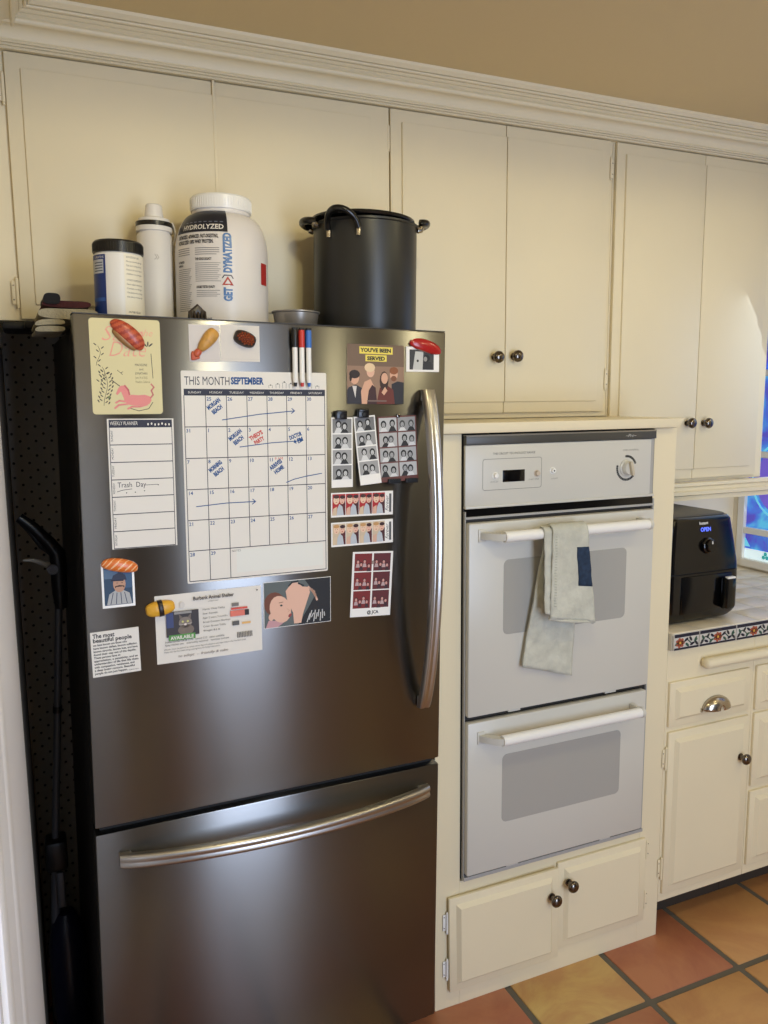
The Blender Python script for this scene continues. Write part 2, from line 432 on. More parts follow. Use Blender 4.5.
def hinge_mb(x, y, z, h=.055, side=1, m=None):
    m = m or CREAM
    mb = MB(); mb.tube([(x, y-.002, z-h/2), (x, y-.002, z+h/2)], .0034, m, 10)
    for s in (-1, 1): mb.lathe([(0.0, 0), (.0028, .0005), (.003, .004), (0, .008)], m, (x, y-.002, z+s*(h/2+.002)-.004), 8)
    mb.box(x+min(0, side*.011), x+max(0, side*.011), y+.0003, y+.002, z-h/2+.003, z+h/2-.003, m, bev=.0006)
    for s in (-1, 1):
        M = Matrix.Translation((x+side*.0075, y+.0003, z+s*.015)) @ Matrix.Rotation(PI/2, 4, 'X')
        mb.lathe([(.0016, 0), (.0014, .0005), (0, .0006)], KNOB, M=M, seg=10)
    return mb

FY = .27  # upper cabinets' face frame
def seam(mb, x, z0, z1):
    mb.box(x-.003, x+.003, .2505, .256, z0, z1, CREAM, bev=.001)
def upper(name, label, x0, x1, z0, z1, doors, fx0=None):
    t = thing(name, label, 'cabinet', ((x0+x1)/2, FY, z0), 'painted wall cabinets')
    mb = MB()
    for a in range(1): mb.box(x0, x1, FY+.001, YB-.001, z0, z1, CREAM)
    build('body', mb, t, bevel=.0015)
    for d in doors:
        mb = MB(); door_slab(mb, *d['r'], .252, d['lips'], lipr=d.get('lipr'))
        if d.get('seam'): seam(mb, d['seam'], d['r'][2], d['r'][3])
        dd = build('door', mb, t)
        if d.get('knob'): build('knob', knob_mb(d['knob'][0], .252, d['knob'][1]), dd)
        for hx, hz, sd in d.get('hinges', []): build('hinge', hinge_mb(hx, .262, hz, side=sd), dd)
    return t
ZT = 2.283
upper('wall_cabinet', 'wide cream wall cabinet with knobless paired doors over the refrigerator', XL+.001, .864, 1.742, ZC-.001,
      [dict(r=(-.0035, .4255, 1.745, ZT-.0005), lips='LTB', seam=.4256, hinges=[(-.008, 1.80, -1), (-.008, 2.21, -1)]),
       dict(r=(.4258, .8625, 1.745, ZT-.0005), lips='RTB', lipr=.050)])
upper('wall_cabinet', 'tall cream wall cabinet with two knobs, standing on the oven ledge', .8645, 1.5665, 1.512, ZC-.001,
      [dict(r=(.8665, 1.2035, 1.527, ZT-.0005), lips='LTB', knob=(1.170, 1.678), hinges=[(.8615, 2.212, -1)]),
       dict(r=(1.2052, 1.5475, 1.527, ZT-.0005), lips='RTB', knob=(1.231, 1.681), hinges=[(1.553, 2.21, 1), (1.553, 1.62, 1)])])
upper('wall_cabinet', 'rightmost cream wall cabinet, hanging above the black air fryer', 1.5675, 2.215, 1.30, ZC-.001,
      [dict(r=(1.5725, 1.9025, 1.311, ZT-.0005), lips='LTB', knob=(1.867, 1.486)),
       dict(r=(1.9042, 2.175, 1.311, ZT-.0005), lips='RTB', knob=(1.935, 1.4845))])
# light rail under the right wall cabinet
t = thing('light_rail', 'stepped cream moulding running beneath the rightmost wall cabinet', 'moulding', (1.9, .25, 1.24))
mb = MB(); rp_ = [(.262, 1.2995), (.232, 1.2995), (.230, 1.290), (.240, 1.285), (.236, 1.276), (.228, 1.272), (.228, 1.262), (.242, 1.257), (.240, 1.244), (.262, 1.240)]
mb.prism(rp_, 1.5895, 2.30, CREAM, axis='x', smooth=True); build('moulding', mb, t, sharp=25)

# tall oven cabinet
t = thing('oven_cabinet', 'tall cream floor cabinet housing the white double oven', 'cabinet', (1.22, .3, 0))
mb = MB()
x0, x1 = .857, 1.5875
mb.box(x0, .9285, 0, .02, 0, 1.485, CREAM); mb.box(1.512, x1, 0, .02, 0, 1.485, CREAM)
mb.box(.9285, 1.512, 0, .02, 0, .345, CREAM)
mb.box(x0, x0+.018, .02, YB-.026, 0, 1.485, CREAM); mb.box(x1-.018, x1, .02, YB-.026, 0, 1.485, CREAM)
mb.box(x0+.018, x1-.018, YB-.03, YB-.026, 0, 1.485, GAP)
mb.box(x0+.018, x1-.018, .021, YB-.04, .30, .342, CREAM)
build('body', mb, t, bevel=.0015)
mb = MB(); mb.prism([(x0-.002, 1.4865), (1.572, 1.4865), (1.596, 1.511), (x0-.002, 1.511)], -.022, FY-.001, CREAM, axis='y', bev=.002); build('ledge', mb, t)
mb = MB(); raised_door(mb, .893, 1.2230, .052, .314, -.024, bevw=.010); mb.xf(Matrix.Translation((.893, 0, .06)) @ Matrix.Rotation(-.012, 4, 'Y') @ Matrix.Translation((-.893, 0, -.06)))
M_ = Matrix.Translation((.893, 0, 0)) @ Matrix.Rotation(-.02, 4, 'Z') @ Matrix.Translation((-.893, 0, 0)); mb.xf(M_)
# (the left leaf sags and stands very slightly proud)
for i, v in enumerate(mb.v): v.y = min(v.y, -.0005)
dl = build('door', mb, t); build('knob', knob_mb(1.191, -.031, .249), dl)
for hz in (.245, .115): build('hinge', hinge_mb(.889, -.004, hz, h=.05, side=-1, m=WHITEPL), dl)
mb = MB(); raised_door(mb, 1.2255, 1.529, .070, .3235, -.019, bevw=.010); dr_ = build('door', mb, t); build('knob', knob_mb(1.2535, -.019, .2665), dr_)
for hz in (.285, .13): build('hinge', hinge_mb(1.534, -.004, hz, h=.045, side=1), dr_)

# base cabinets
def base_cab(label, x0, x1):
    t = thing('base_cabinet', label, 'cabinet', ((x0+x1)/2, .3, 0), 'painted base cabinets')
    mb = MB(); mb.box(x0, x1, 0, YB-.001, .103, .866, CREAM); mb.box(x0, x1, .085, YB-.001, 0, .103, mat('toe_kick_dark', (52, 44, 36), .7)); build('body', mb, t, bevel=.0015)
    return t
b1 = base_cab('cream base cabinet next to the oven, with one drawer and one door', 1.588, 1.9215)
mb = MB(); raised_door(mb, 1.5945, 1.901, .640, .7725, -.018, lip=.02, bevw=.010); d = build('drawer', mb, b1)
# cup pull
mb = MB()
def cup(u, v):
    a = PI*u; b = PI/2*v
    return (1.772+.052*math.cos(a)*(1-.0*v)*math.cos(b*.0) * (1 if v < .999 else 1) * (math.cos(b) if v > 0 else 1), -.018-.026*math.sin(b)*1.0, .668+ .040*math.sin(a)*math.cos(b))
mb.grid(lambda u, v: (1.757+.052*math.cos(PI*u)*math.cos(PI/2*v*.92), -.0185-.026*math.sin(PI/2*v), .677+.037*math.sin(PI*u)*math.cos(PI/2*v*.75)), 20, 8, CHROME)
mb.box(1.702, 1.707, -.021, -.018, .673, .683, CHROME); mb.box(1.807, 1.812, -.021, -.018, .673, .683, CHROME)
build('cup_pull', mb, d, solid=.002)
mb = MB(); raised_door(mb, 1.5965, 1.908, .130, .6245, -.018, lip=.022, bevw=.010); d = build('door', mb, b1); build('knob', knob_mb(1.868, -.018, .506), d)
for hz in (.548, .212): build('hinge', hinge_mb(1.592, -.004, hz, h=.06, side=-1), d)
b2 = base_cab('cream base cabinet with three stacked drawers at the right edge', 1.9225, XR-.001)
for z0, z1 in ((.636, .7735), (.393, .6255), (.136, .377)):
    mb = MB(); raised_door(mb, 1.929, 2.37, z0, z1, -.018, lip=.02, bevw=.010); d = build('drawer', mb, b2); build('knob', knob_mb(2.15, -.018, (z0+z1)/2), d)
# pull-out board handle above the drawers
t = thing('pull_out_board', 'cream rounded front of a pull-out board above the drawers', 'board', (1.9, -.01, .80))
mb = MB()
def capsule(mb, x0, x1, y0, zc, r, ry, m):
    for k in range(12): pass
    prof = [(x0, .001)]+[(x0+r*.6*(1-math.cos(a)), r*math.sin(a)) for a in [PI/2*i/6 for i in range(1, 7)]]+[(x1-r*.6*(1-math.cos(a)), r*math.sin(a)) for a in [PI/2*i/6 for i in range(6, 0, -1)]]+[(x1, .001)]
    seg = 20; vs_ = []
    for x, rr in prof:
        for k in range(seg):
            a = 2*PI*k/seg; vs_.append((x, y0+ry/r*rr*math.sin(a), zc+rr*math.cos(a)))
    n = len(prof)
    mb.mesh(vs_, [(j*seg+k, j*seg+(k+1) % seg, (j+1)*seg+(k+1) % seg, (j+1)*seg+k) for j in range(n-1) for k in range(seg)], m, True)
capsule(mb, 1.706, 2.35, -.0185, .8155, .0152, .0175, CREAM)
build('board_front', mb, t)

# countertop with painted border tiles
CT = mat('counter_tile_glaze', (232, 220, 196), .32, var=.12, vscale=24)
CTG = mat('counter_grout', (196, 188, 172), .7)
t = thing('countertop', 'cream tiled countertop with a hand-painted floral border along its front', 'countertop', (2.0, .3, .867))
mb = MB(); mb.box(1.5885, XR-.001, -.012, YB-.001, .867, .9135, CTG)
for i in range(9):
    for j in range(6):
        a0 = 1.590+i*.108; b0 = -.016+j*.104
        mb.box(a0, min(a0+.1065, XR-.002), b0, min(b0+.1025, YB-.002), .910, .918, CT, bev=.0007)
build('slab', mb, t)
NAVY = mat('glaze_navy', (20, 26, 52), .15); TW = mat('glaze_white', (200, 196, 188), .15); TRED = mat('glaze_terracotta', (170, 88, 66), .15)
TGR = mat('glaze_green', (52, 84, 72), .15); TYE = mat('glaze_yellow', (214, 160, 70), .15)
mb = MB()
xe = 1.5895; seams = [1.5895, 1.6827, 1.823, 1.963, 2.103, 2.243, 2.383, XR-.002]
for k in range(len(seams)-1):
    a, b = seams[k]+.0012, seams[k+1]-.0012; z0, z1 = .869, .9155
    mb.box(a, b, -.0195, -.0125, z0, z1, TW, bev=.0015)
    y = -.0197
    mb.rect(a+.001, b-.001, z1-.0105, z1-.001, y, NAVY); mb.rect(a+.001, b-.001, z0+.0005, z0+.0065, y, NAVY)
    if b < 2.25:
        off = 0 if k else -.047
        c = (seams[k+1]+(seams[k+1]-.1403))/2 + .0
        if k == 0: c = seams[1]-.0702
        cz = .8895
        def clipx(v): return max(a+.001, min(b-.001, v))
        if a < c < b or True:
            for n in range(7):
                an = n*2*PI/7
                if a < c+.008*math.cos(an)-.006: mb.ell(c+.010*math.cos(an), cz+.0080*math.sin(an), .0072, .0058, y-.0001, TRED, 8, an)
            if c > a: mb.ell(c, cz, .0042, .004, y-.0003, TYE, 8)
        for sgn in (-1, 1):
            px = []
            for q in range(10):
                uu = q/9; px.append((c+sgn*(.012+.05*uu), cz+.007*math.sin(uu*7)*sgn))
            px = [p for p in px if a+.002 < p[0] < b-.002]
            if len(px) > 1: mb.stroke(px, .0034, y-.00015, TGR)
            for q, (ddx, ddz, rot) in enumerate(((.022, .007, .6), (.026, -.008, -.7), (.038, .008, 2.2), (.044, -.007, .4), (.056, .005, 1.0), (.060, -.007, -.8))):
                lx = c+sgn*ddx
                if a+.007 < lx < b-.007: mb.ell(lx, cz+ddz, .0085, .0040, y-.0002, (NAVY, TGR, INK)[q % 3], 8, rot*sgn)
build('border_tile', mb, t)

# ------------------------------------------------------------------ wall oven
ov = thing('wall_oven', 'white built-in double wall oven with a pale towel on its upper door', 'oven', (1.22, .25, .35))
mb = MB(); mb.box(.931, 1.5085, -.004, .5, .3505, 1.4825, mat('oven_carcass', (44, 42, 40), .5))
mb.box(.9315, .9345, -.012, -.004, .352, 1.3, mat('oven_trim_grey', (168, 166, 162), .35)); mb.box(1.503, 1.5075, -.012, -.004, .352, 1.3, _m['oven_trim_grey'])
mb.box(.9315, 1.5075, -.016, -.004, .352, .3615, _m['oven_trim_grey']); mb.box(.9315, 1.5075, -.013, -.004, 1.281, 1.287, _m['oven_trim_grey'])
build('body', mb, ov, bevel=.001)
mb = MB(); mb.box(.931, 1.5015, -.018, -.0045, 1.4595, 1.4815, STRIPGREY, bev=.001)
mb.box(.931, 1.5015, -.019, -.0045, 1.4785, 1.482, mat('trim_silver', (175, 170, 160), .3, .8))
mb.text('~Pro~', 1.398, 1.4655, .011, -.0183, flat(200, 198, 190), shear=.4, width=.035)
build('top_trim', mb, ov)
mb = MB()
mb.box(.9305, 1.490, -.014, -.0045, 1.309, 1.4585, OVEN, bev=.003)
mb.box(.9305, 1.5015, -.017, -.0045, 1.3065, 1.313, OVEN, bev=.0015); mb.box(1.4905, 1.5015, -.010, -.0045, 1.313, 1.4585, _m['oven_trim_grey'])
y = -.0143; LG = flat(120, 118, 112)
# rounded outline box
bx0, bx1, bz0, bz1 = .978, 1.145, 1.349, 1.4235
def rrect_pts(x0, x1, z0, z1, r, n=5):
    o = []
    for cx, cz, a in ((x1-r, z1-r, 0), (x0+r, z1-r, 90), (x0+r, z0+r, 180), (x1-r, z0+r, 270)):
        for i in range(n+1):
            t_ = math.radians(a+90*i/n); o.append((cx+r*math.cos(t_), cz+r*math.sin(t_)))
    return o
pp = rrect_pts(bx0, bx1, bz0, bz1, .006); mb.stroke(pp+[pp[0]], .0011, y, LG)
mb.text('THE CIRCUIT TECHNOLOGY RANGE', 1.006, 1.4335, .0075, y, flat(90, 88, 84), width=.12)
mb.text('CLOCK SET', .999, 1.367, .0045, y, LG, width=.022); mb.text('START TIMER', 1.108, 1.368, .0045, y, LG, width=.03); mb.text('LIGHT', 1.174, 1.367, .0045, y, LG, width=.02)
mb.text('OVEN CONTROL', 1.395, 1.4295, .006, y, LG, width=.052)
DK = flat(32, 32, 32)
kx, kz = 1.409, 1.385
for a0_, a1_ in ((20, 100), (165, 320)):
    n = 16
    for i in range(n):
        a, b = [math.radians(a0_+(a1_-a0_)*q/n) for q in (i, i+.86)]
        mb.face([(kx+.0335*math.cos(a), y, kz+.0335*math.sin(a)), (kx+.0335*math.cos(b), y, kz+.0335*math.sin(b)), (kx+.0275*math.cos(b), y, kz+.0275*math.sin(b)), (kx+.0275*math.cos(a), y, kz+.0275*math.sin(a))], DK)
cp = build('control_panel', mb, ov)
mb = MB(); mb.box(1.0335, 1.0965, -.0148, -.013, 1.3665, 1.3955, GLOSSBLK, bev=.001); build('clock_display', mb, cp)
for bx, bz, mm in ((1.0125, 1.3835, WHITEPL), (1.1315, 1.384, flat(196, 180, 160)), (1.178, 1.3885, WHITEPL)):
    mb = MB(); M = Matrix.Translation((bx, -.014, bz)) @ Matrix.Rotation(PI/2, 4, 'X'); mb.lathe([(.0085, 0), (.0085, .001), (.0065, .0015), (.006, .007), (.005, .008), (0, .008)], mm, M=M, seg=18)
    if bx > 1.17: mb.lathe([(.0022, .0081), (0, .0081)], DK, M=M, seg=10)
    build('button', mb, cp)
mb = MB(); M = Matrix.Translation((kx, -.014, kz)) @ Matrix.Rotation(PI/2, 4, 'X'); mb.lathe([(.0225, 0), (.0225, .003), (.019, .005), (.0175, .015), (.016, .017), (0, .017)], OVEN, M=M, seg=28)
mb.box(kx-.0045, kx+.0045, -.040, -.030, kz-.0185, kz+.0185, flat(196, 184, 160), bev=.003, M=Matrix.Translation((kx, 0, kz)) @ Matrix.Rotation(-.25, 4, 'Y') @ Matrix.Translation((-kx, 0, -kz))); build('control_knob', mb, cp)
mb = MB(); mb.box(.934, 1.503, -.0088, -.0042, 1.2865, 1.3065, GLOSSBLK); build('vent', mb, ov)
def oven_door(x0, x1, z0, z1, wx0, wx1, wz0, wz1, hz, hx0, hx1, vents=True):
    mb = MB(); mb.box(x0, x1, -.027, -.0045, z0, z1, OVEN, bev=.0055)
    d = build('oven_door', mb, ov)
    mb = MB(); pts = rrect_pts(wx0, wx1, wz0, wz1, .014); mb.prism(pts, -.0276, -.026, OVENGL); build('door_window', mb, d)
    # handle: bar on two end brackets
    mb = MB()
    mb.tube([(hx0+.042, -.066, hz), (hx1-.004, -.066, hz)], .0133, WHITEPL, 18)
    mb.prism([(hx0-.003, -.0275), (hx0+.014, -.0275), (hx0+.046, -.0555), (hx0+.046, -.076), (hx0+.024, -.067), (hx0+.0, -.036)], hz-.008, hz+.008, OVEN, axis='z')
    mb.box(hx0-.006, hx0+.014, -.030, -.0265, hz-.0155, hz+.0155, OVEN, bev=.001)
    mb.lathe([(.0001, 0), (.0142, 0), (.0147, .003), (.0147, .008), (.014, .0095), (.0001, .0095)], OVEN, M=Matrix.Translation((hx1-.008, -.066, hz)) @ Matrix.Rotation(PI/2, 4, 'Y'), seg=22)
    mb.box(hx1-.012, hx1-.001, -.062, -.026, hz-.0125, hz+.0125, OVEN, bev=.002)
    build('handle', mb, d)
    for fx in (x0+.14, x1-.12):
        m2 = MB(); m2.box(fx-.018, fx+.018, -.018, -.008, z0-.007, z0+.001, OVEN, bev=.001); build('hinge_tab', m2, d)
    return d
oven_door(.934, 1.497, .7895, 1.2735, 1.0315, 1.407, .990, 1.178, 1.2425, .9655, 1.4475)
oven_door(.934, 1.493, .3695, .7755, 1.0340, 1.4075, .4955, .6775, .7345, .9665, 1.4455)

# towel over the upper oven handle
LINEN = mat('linen_grey_green', (204, 203, 188), .9, bump=.9, bscale=120, var=.22, vscale=30)
STRIPE = mat('towel_stripe_navy', (38, 58, 84), .9, bump=.5, bscale=220, var=.5, vscale=90)
tw = thing('dish_towel', 'pale grey-green linen dish towel folded over the upper oven handle', 'towel', (1.17, -.07, .9))
def lerp(a, b, t): return a+(b-a)*t
HZ = 1.2425
def flapgrid(mb, m, TLx, TRx, BLx, BRx, ztop, zbl, zbr, yfn, nu=18, nv=30, amp=.0022, ph=0):
    def fn(u, v):
        xl_, xr_ = lerp(TLx, BLx, v), lerp(TRx, BRx, v)
        z = lerp(ztop, lerp(zbl, zbr, u), v)
        x = lerp(xl_, xr_, u)
        yy = yfn(u, v)+amp*math.sin(u*9+ph+v*2)*v+amp*.5*math.sin(v*14+u*4+ph)
        return (x, yy, z)
    mb.grid(fn, nu, nv, m)
# front flap, upper layer, starting over the bar
def over(u, v, r=.0165, back=False):
    return 0
mb = MB()
def frontfn(off, TLx, TRx, BLx, BRx, zbl, zbr, ph):
    L1 = .03   # arc part
    def fn(u, v):
        if v < .16:
            a = PI/2*(v/.16)-.15; r = .0150+off
            x = lerp(TLx, TRx, u); return (x, -.066-r*math.sin(a), HZ+r*math.cos(a)+.0005*math.sin(u*20+ph))
        q = (v-.16)/.84
        r = .0150+off
        x = lerp(lerp(TLx, BLx, q), lerp(TRx, BRx, q), u)
        z = lerp(HZ+r*math.cos(PI/2-.15), lerp(zbl, zbr, u), q)
        y = -.066-r*math.sin(PI/2-.15)+.004*q*(1-q)-.0018*math.sin(u*8+ph)*q+.0010*math.sin(q*17+u*5)+.0006*math.sin(q*41+u*13)+.0005*math.sin(u*37+q*9)
        return (x, y, z)
    return fn
mb.grid(frontfn(.0065, 1.131, 1.234, 1.128, 1.263, 1.035, 1.010, 0), 20, 36, LINEN)
mb.grid(frontfn(.0015, 1.110, 1.236, 1.114, 1.262, 1.048, 1.004, 1.2), 20, 36, LINEN)
mb.tube([(1.128, -.084, 1.035), (1.16, -.087, 1.026), (1.2, -.086, 1.019), (1.263, -.084, 1.010)], .0032, LINEN, 8)
build('front_fold', mb, tw, solid=.0022)
mb = MB()
def backfn(u, v):
    if v < .12:
        a = PI/2*(v/.12); r = .0158; x = lerp(1.115, 1.238, u); return (x, -.066+r*math.sin(a), HZ+r*math.cos(a))
    q = (v-.12)/.88; x = lerp(lerp(1.138, 1.078, q), lerp(1.25, 1.229, q**.8), u); z = lerp(HZ, lerp(.905, .861, u), q)
    y = lerp(-.0502, -.040, min(1, q*1.3))-.0020*math.sin(u*7+2)*q-.0012*math.sin(q*15+u*3)-.0007*math.sin(q*39+u*17)-.0009*max(0, math.sin((u+q*.6)*21))*q
    if q > .85 and u > .6: y -= .003*(q-.85)/.15
    return (x, y, z)
mb.grid(backfn, 20, 44, LINEN)
mb.grid(lambda u, v: (backfn(u, v)[0]+.002, backfn(u, v)[1]+.0045, backfn(u, v)[2]+(.004 if v > .12 else 0)), 20, 30, LINEN)
build('back_fold', mb, tw, solid=.0022)
mb = MB(); ff = frontfn(.0085, 1.131, 1.234, 1.128, 1.263, 1.035, 1.010, 0)
mb.grid(lambda u, v: ff(.66+u*.33, .31+v*.36), 8, 12, STRIPE); build('woven_stripe', mb, tw, solid=.0008)
mb = MB()
for k in range(26):
    v = .2+k*.027; p = ff(.07, v); q = ff(.115, v); mb.tube([p, q], .0008, flat(168, 168, 150), 5)
build('hem_stitching', mb, tw)

# ------------------------------------------------------------------ air fryer
af = thing('air_fryer', 'glossy black air fryer with a digital display on the tiled counter', 'air fryer', (1.73, .2, .918))
def fr_sec(z):
    # half width, front y, rear y at height z (world)
    t_ = (z-.918)/.31
    if t_ < .1: hw = .127+.020*(t_/.1)
    elif t_ < .5: hw = .147
    else: hw = .147-.022*((t_-.5)/.5)**1.2
    fy = .030 if t_ < .5 else .030+.018*((t_-.5)/.5)
    if t_ < .1: fy += .018*(1-t_/.1)
    return hw, fy, .39-.02*t_
def rsec(z, cx=1.742, r=.035, n=5, shrink=0):
    hw, fy, ry = fr_sec(z); hw -= shrink; fy += shrink; ry -= shrink
    o = []
    for sx, yy, a in ((1, fy+r, 270), (1, ry-r, 0), (-1, ry-r, 90), (-1, fy+r, 180)):
        for i in range(n+1):
            t_ = math.radians(a+90*i/n); o.append(Vector((cx+sx*(hw-r)+r*math.cos(t_), yy+r*math.sin(t_), z)))
    return o
def loft(mb, zs, m, shrinks=None, cap=True):
    secs = [rsec(z, shrink=(shrinks[i] if shrinks else 0)) for i, z in enumerate(zs)]
    n = len(secs[0]); vs_ = [p for s_ in secs for p in s_]
    mb.mesh(vs_, [(j*n+k, j*n+(k+1) % n, (j+1)*n+(k+1) % n, (j+1)*n+k) for j in range(len(secs)-1) for k in range(n)], m, True)
    if cap: mb.face(secs[0][::-1], m); mb.face(secs[-1], m)
mb = MB(); zz = [.925, .93, .94, .955, 1.0, 1.0665]; loft(mb, zz, GLOSSBLK, [.004, .001, 0, 0, 0, 0])
zz = [1.0695, 1.10, 1.13, 1.16, 1.19, 1.215, 1.222, 1.226]; loft(mb, zz, GLOSSBLK, [0, 0, 0, 0, 0, 0, .002, .006])
loft(mb, [1.06, 1.075], BLACKMAT, [.004, .004])
build('body', mb, af, sharp=40)
mb = MB(); loft(mb, [1.2262, 1.2285, 1.231], mat('fryer_top_grey', (56, 54, 52), .45), [.010, .010, .016]); build('lid', mb, af)
for fx, fy in ((1.65, .10), (1.81, .10), (1.65, .33), (1.81, .33)):
    mb = MB(); mb.lathe([(0.001, 0), (.012, 0), (.012, .01), (0.001, .01)], BLACKMAT, (fx, fy, .918), 12); build('foot', mb, af)
mb = MB(); mb.box(1.655, 1.845, .0265, .0322, .950, 1.060, GLOSSBLK, bev=.004); bs = build('basket', mb, af)
mb = MB(); mb.box(1.800, 1.842, .004, .028, .955, 1.050, GLOSSBLK, bev=.009); build('basket_handle', mb, bs)
mb = MB(); mb.box(1.806, 1.836, .003, .016, 1.046, 1.052, WHITEPL, bev=.002); build('release_button', mb, bs)
tilt = math.atan2(.018, .155)
Mt = Matrix.Translation((1.748, .0385, 1.155)) @ Matrix.Rotation(-tilt, 4, 'X')
mb = MB(); M = Mt @ Matrix.Translation((0.008, 0, -.012)) @ Matrix.Rotation(PI/2, 4, 'X')
mb.lathe([(.023, 0), (.023, .005), (.021, .007), (.019, .008), (.018, .016), (.016, .018), (0, .018)], GLOSSBLK, M=M, seg=28); mb.box(-.0015, .0015, -.0195, -.0175, .006, .014, WHITEPL, M=Mt @ Matrix.Translation((.008, 0, -.013)))
build('dial', mb, af)
mb = MB(); mb.text('Instant', -.022, .050, .012, -.0018, WHITEPL, bold=.02)
mb.text('OPEN', -.018, .030, .0165, -.0018, mat('display_blue', (90, 110, 255), .4, emit=(95, 120, 255), estr=2.2), bold=.02, width=.038)
mb.xf(Mt); build('display', mb, af)

# ------------------------------------------------------------------ alcove: pegboard and stick vacuum
t = thing('pegboard', 'dark perforated board at the back of the refrigerator alcove', 'pegboard', (.4, .59, 0))
def peg_material():
    m = mat('peg_board', (160, 153, 141), .75, bump=.1)
    nt = m.node_tree; b = nt.nodes['Principled BSDF']; tc = nt.nodes.new('ShaderNodeTexCoord'); sp = nt.nodes.new('ShaderNodeSeparateXYZ')
    nt.links.new(tc.outputs['Object'], sp.inputs[0])
    def math_(op, a, b_=None, c=None):
        n = nt.nodes.new('ShaderNodeMath'); n.operation = op
        for i, q in enumerate((a, b_, c)):
            if q is None: continue
            if isinstance(q, (int, float)): n.inputs[i].default_value = q
            else: nt.links.new(q, n.inputs[i])
        return n.outputs[0]
    P_ = .0372
    res = []
    for o in (0, .5):
        a = math_('SUBTRACT', math_('FRACT', math_('ADD', math_('MULTIPLY', sp.outputs['X'], 1/P_), o+50)), .5)
        c = math_('SUBTRACT', math_('FRACT', math_('ADD', math_('MULTIPLY', sp.outputs['Z'], 1/P_), o+50)), .5)
        res.append(math_('LESS_THAN', math_('ADD', math_('MULTIPLY', a, a), math_('MULTIPLY', c, c)), .0085))
    hole = math_('MAXIMUM', res[0], res[1])
    mx = nt.nodes.new('ShaderNodeMix'); mx.data_type = 'RGBA'; mx.inputs['A'].default_value = rgb(160, 153, 141); mx.inputs['B'].default_value = rgb(8, 7, 6)
    nt.links.new(hole, mx.inputs['Factor']); nt.links.new(mx.outputs['Result'], b.inputs['Base Color'])
    return m
mb = MB(); mb.box(XL-.002, .8555, .586, .5985, .0, 1.741, peg_material()); build('board', mb, t)

vc = thing('stick_vacuum', 'black stick vacuum leaning upright in the gap left of the refrigerator', 'vacuum cleaner', (.0, .3, 0))
VB = mat('vacuum_black', (15, 15, 17), .35); VT = mat('vacuum_tube_grey', (92, 94, 100), .35, .3); VN = mat('vacuum_navy', (14, 18, 40), .3)
Y = .30
mb = MB(); mb.tube([(.035, Y, 1.14), (.014, Y, .85), (-.010, Y, .53)], .0085, VT, 14); mb.tube([(.0147, Y, .86), (.0137, Y, .845)], .0105, VB, 14); build('tube', mb, vc)
mb = MB(); mb.tube([(.037, Y, 1.095), (.037, Y, 1.13), (.037, Y, 1.20), (.036, Y, 1.225), (.022, Y, 1.247), (-.012, Y, 1.288), (-.038, Y, 1.312)], [.013, .017, .0185, .018, .0150, .013, .011], VB, 14)
mb.tube([(.032, Y, 1.217), (.004, Y, 1.240), (-.018, Y, 1.276), (-.034, Y, 1.300)], [.006, .005, .005, .006], VB, 10); build('handle', mb, vc)
mb = MB(); mb.tube([(.030, Y-.004, 1.187), (.008, Y-.004, 1.203), (-.016, Y-.004, 1.213), (-.036, Y-.004, 1.214)], [.0105, .007, .0045, .002], mat('vacuum_trigger_grey', (170, 165, 155), .4), 10); build('trigger', mb, vc)
mb = MB(); M = Matrix.Translation((.024, Y-.018, 1.190)) @ Matrix.Rotation(PI/2, 4, 'X'); mb.lathe([(.0001, -.006), (.012, -.006), (.012, .002), (.0085, .002), (.0085, 0), (.006, 0), (.006, .002), (.0001, .002)], VT, M=M, seg=20); build('pivot', mb, vc)
mb = MB(); mb.box(-.034, .014, Y-.03, Y+.03, .46, .535, VB, bev=.008); mb.tube([(-.012, Y, .47), (-.022, Y, .32)], .011, VT, 14); mb.box(-.014, .004, Y-.034, Y-.025, .37, .46, VT, bev=.004); build('latch_housing', mb, vc)
mb = MB(); mb.lathe([(.0001, .05), (.036, .05), (.042, .08), (.042, .26), (.034, .31), (.02, .34), (.0001, .345)], VN, (.0, Y, 0), 28); build('dust_canister', mb, vc)
mb = MB(); mb.box(-.045, .048, .16, .42, 0, .05, VB, bev=.015); build('floor_head', mb, vc)

# ------------------------------------------------------------------ refrigerator
rf = thing('refrigerator', 'stainless bottom-freezer refrigerator covered with papers, photos and magnets', 'refrigerator', matrix=FR)
CASE = mat('fridge_case_dark', (38, 36, 35), .45)
W = .7715
mb = MB(); mb.box(.006, W-.006, .062, .645, .045, 1.712, CASE, bev=.004); mb.box(.01, W-.01, .02, .062, .05, 1.70, mat('door_gasket', (20, 20, 20), .7)); build('body', mb, rf)
DSIDE = mat('fridge_door_edge', (70, 67, 64), .35, .7)
def steel_door(z0, z1, name):
    mb = MB(); mb.box(0, W, .0, .055, z0, z1, STEEL, bev=.0035)
    return build(name, mb, rf)
up = steel_door(.7385, 1.7265, 'door'); lo = steel_door(.068, .7245, 'freezer_drawer')
mb = MB(); mb.box(0, W, .0035, .053, 1.7266, 1.7282, CASE); build('door_cap', mb, up)
for fx in (.06, W-.06):
    for fy in (.1, .6):
        h = .02
        mb = MB(); zf = math.tan(.0168457)*fx+.0002; mb.lathe([(.0001, zf), (.018, zf), (.018, zf+.012), (.008, zf+.014), (.008, .05), (.0001, .05)], BLACKPL, (fx, fy, 0), 18); build('foot', mb, rf)
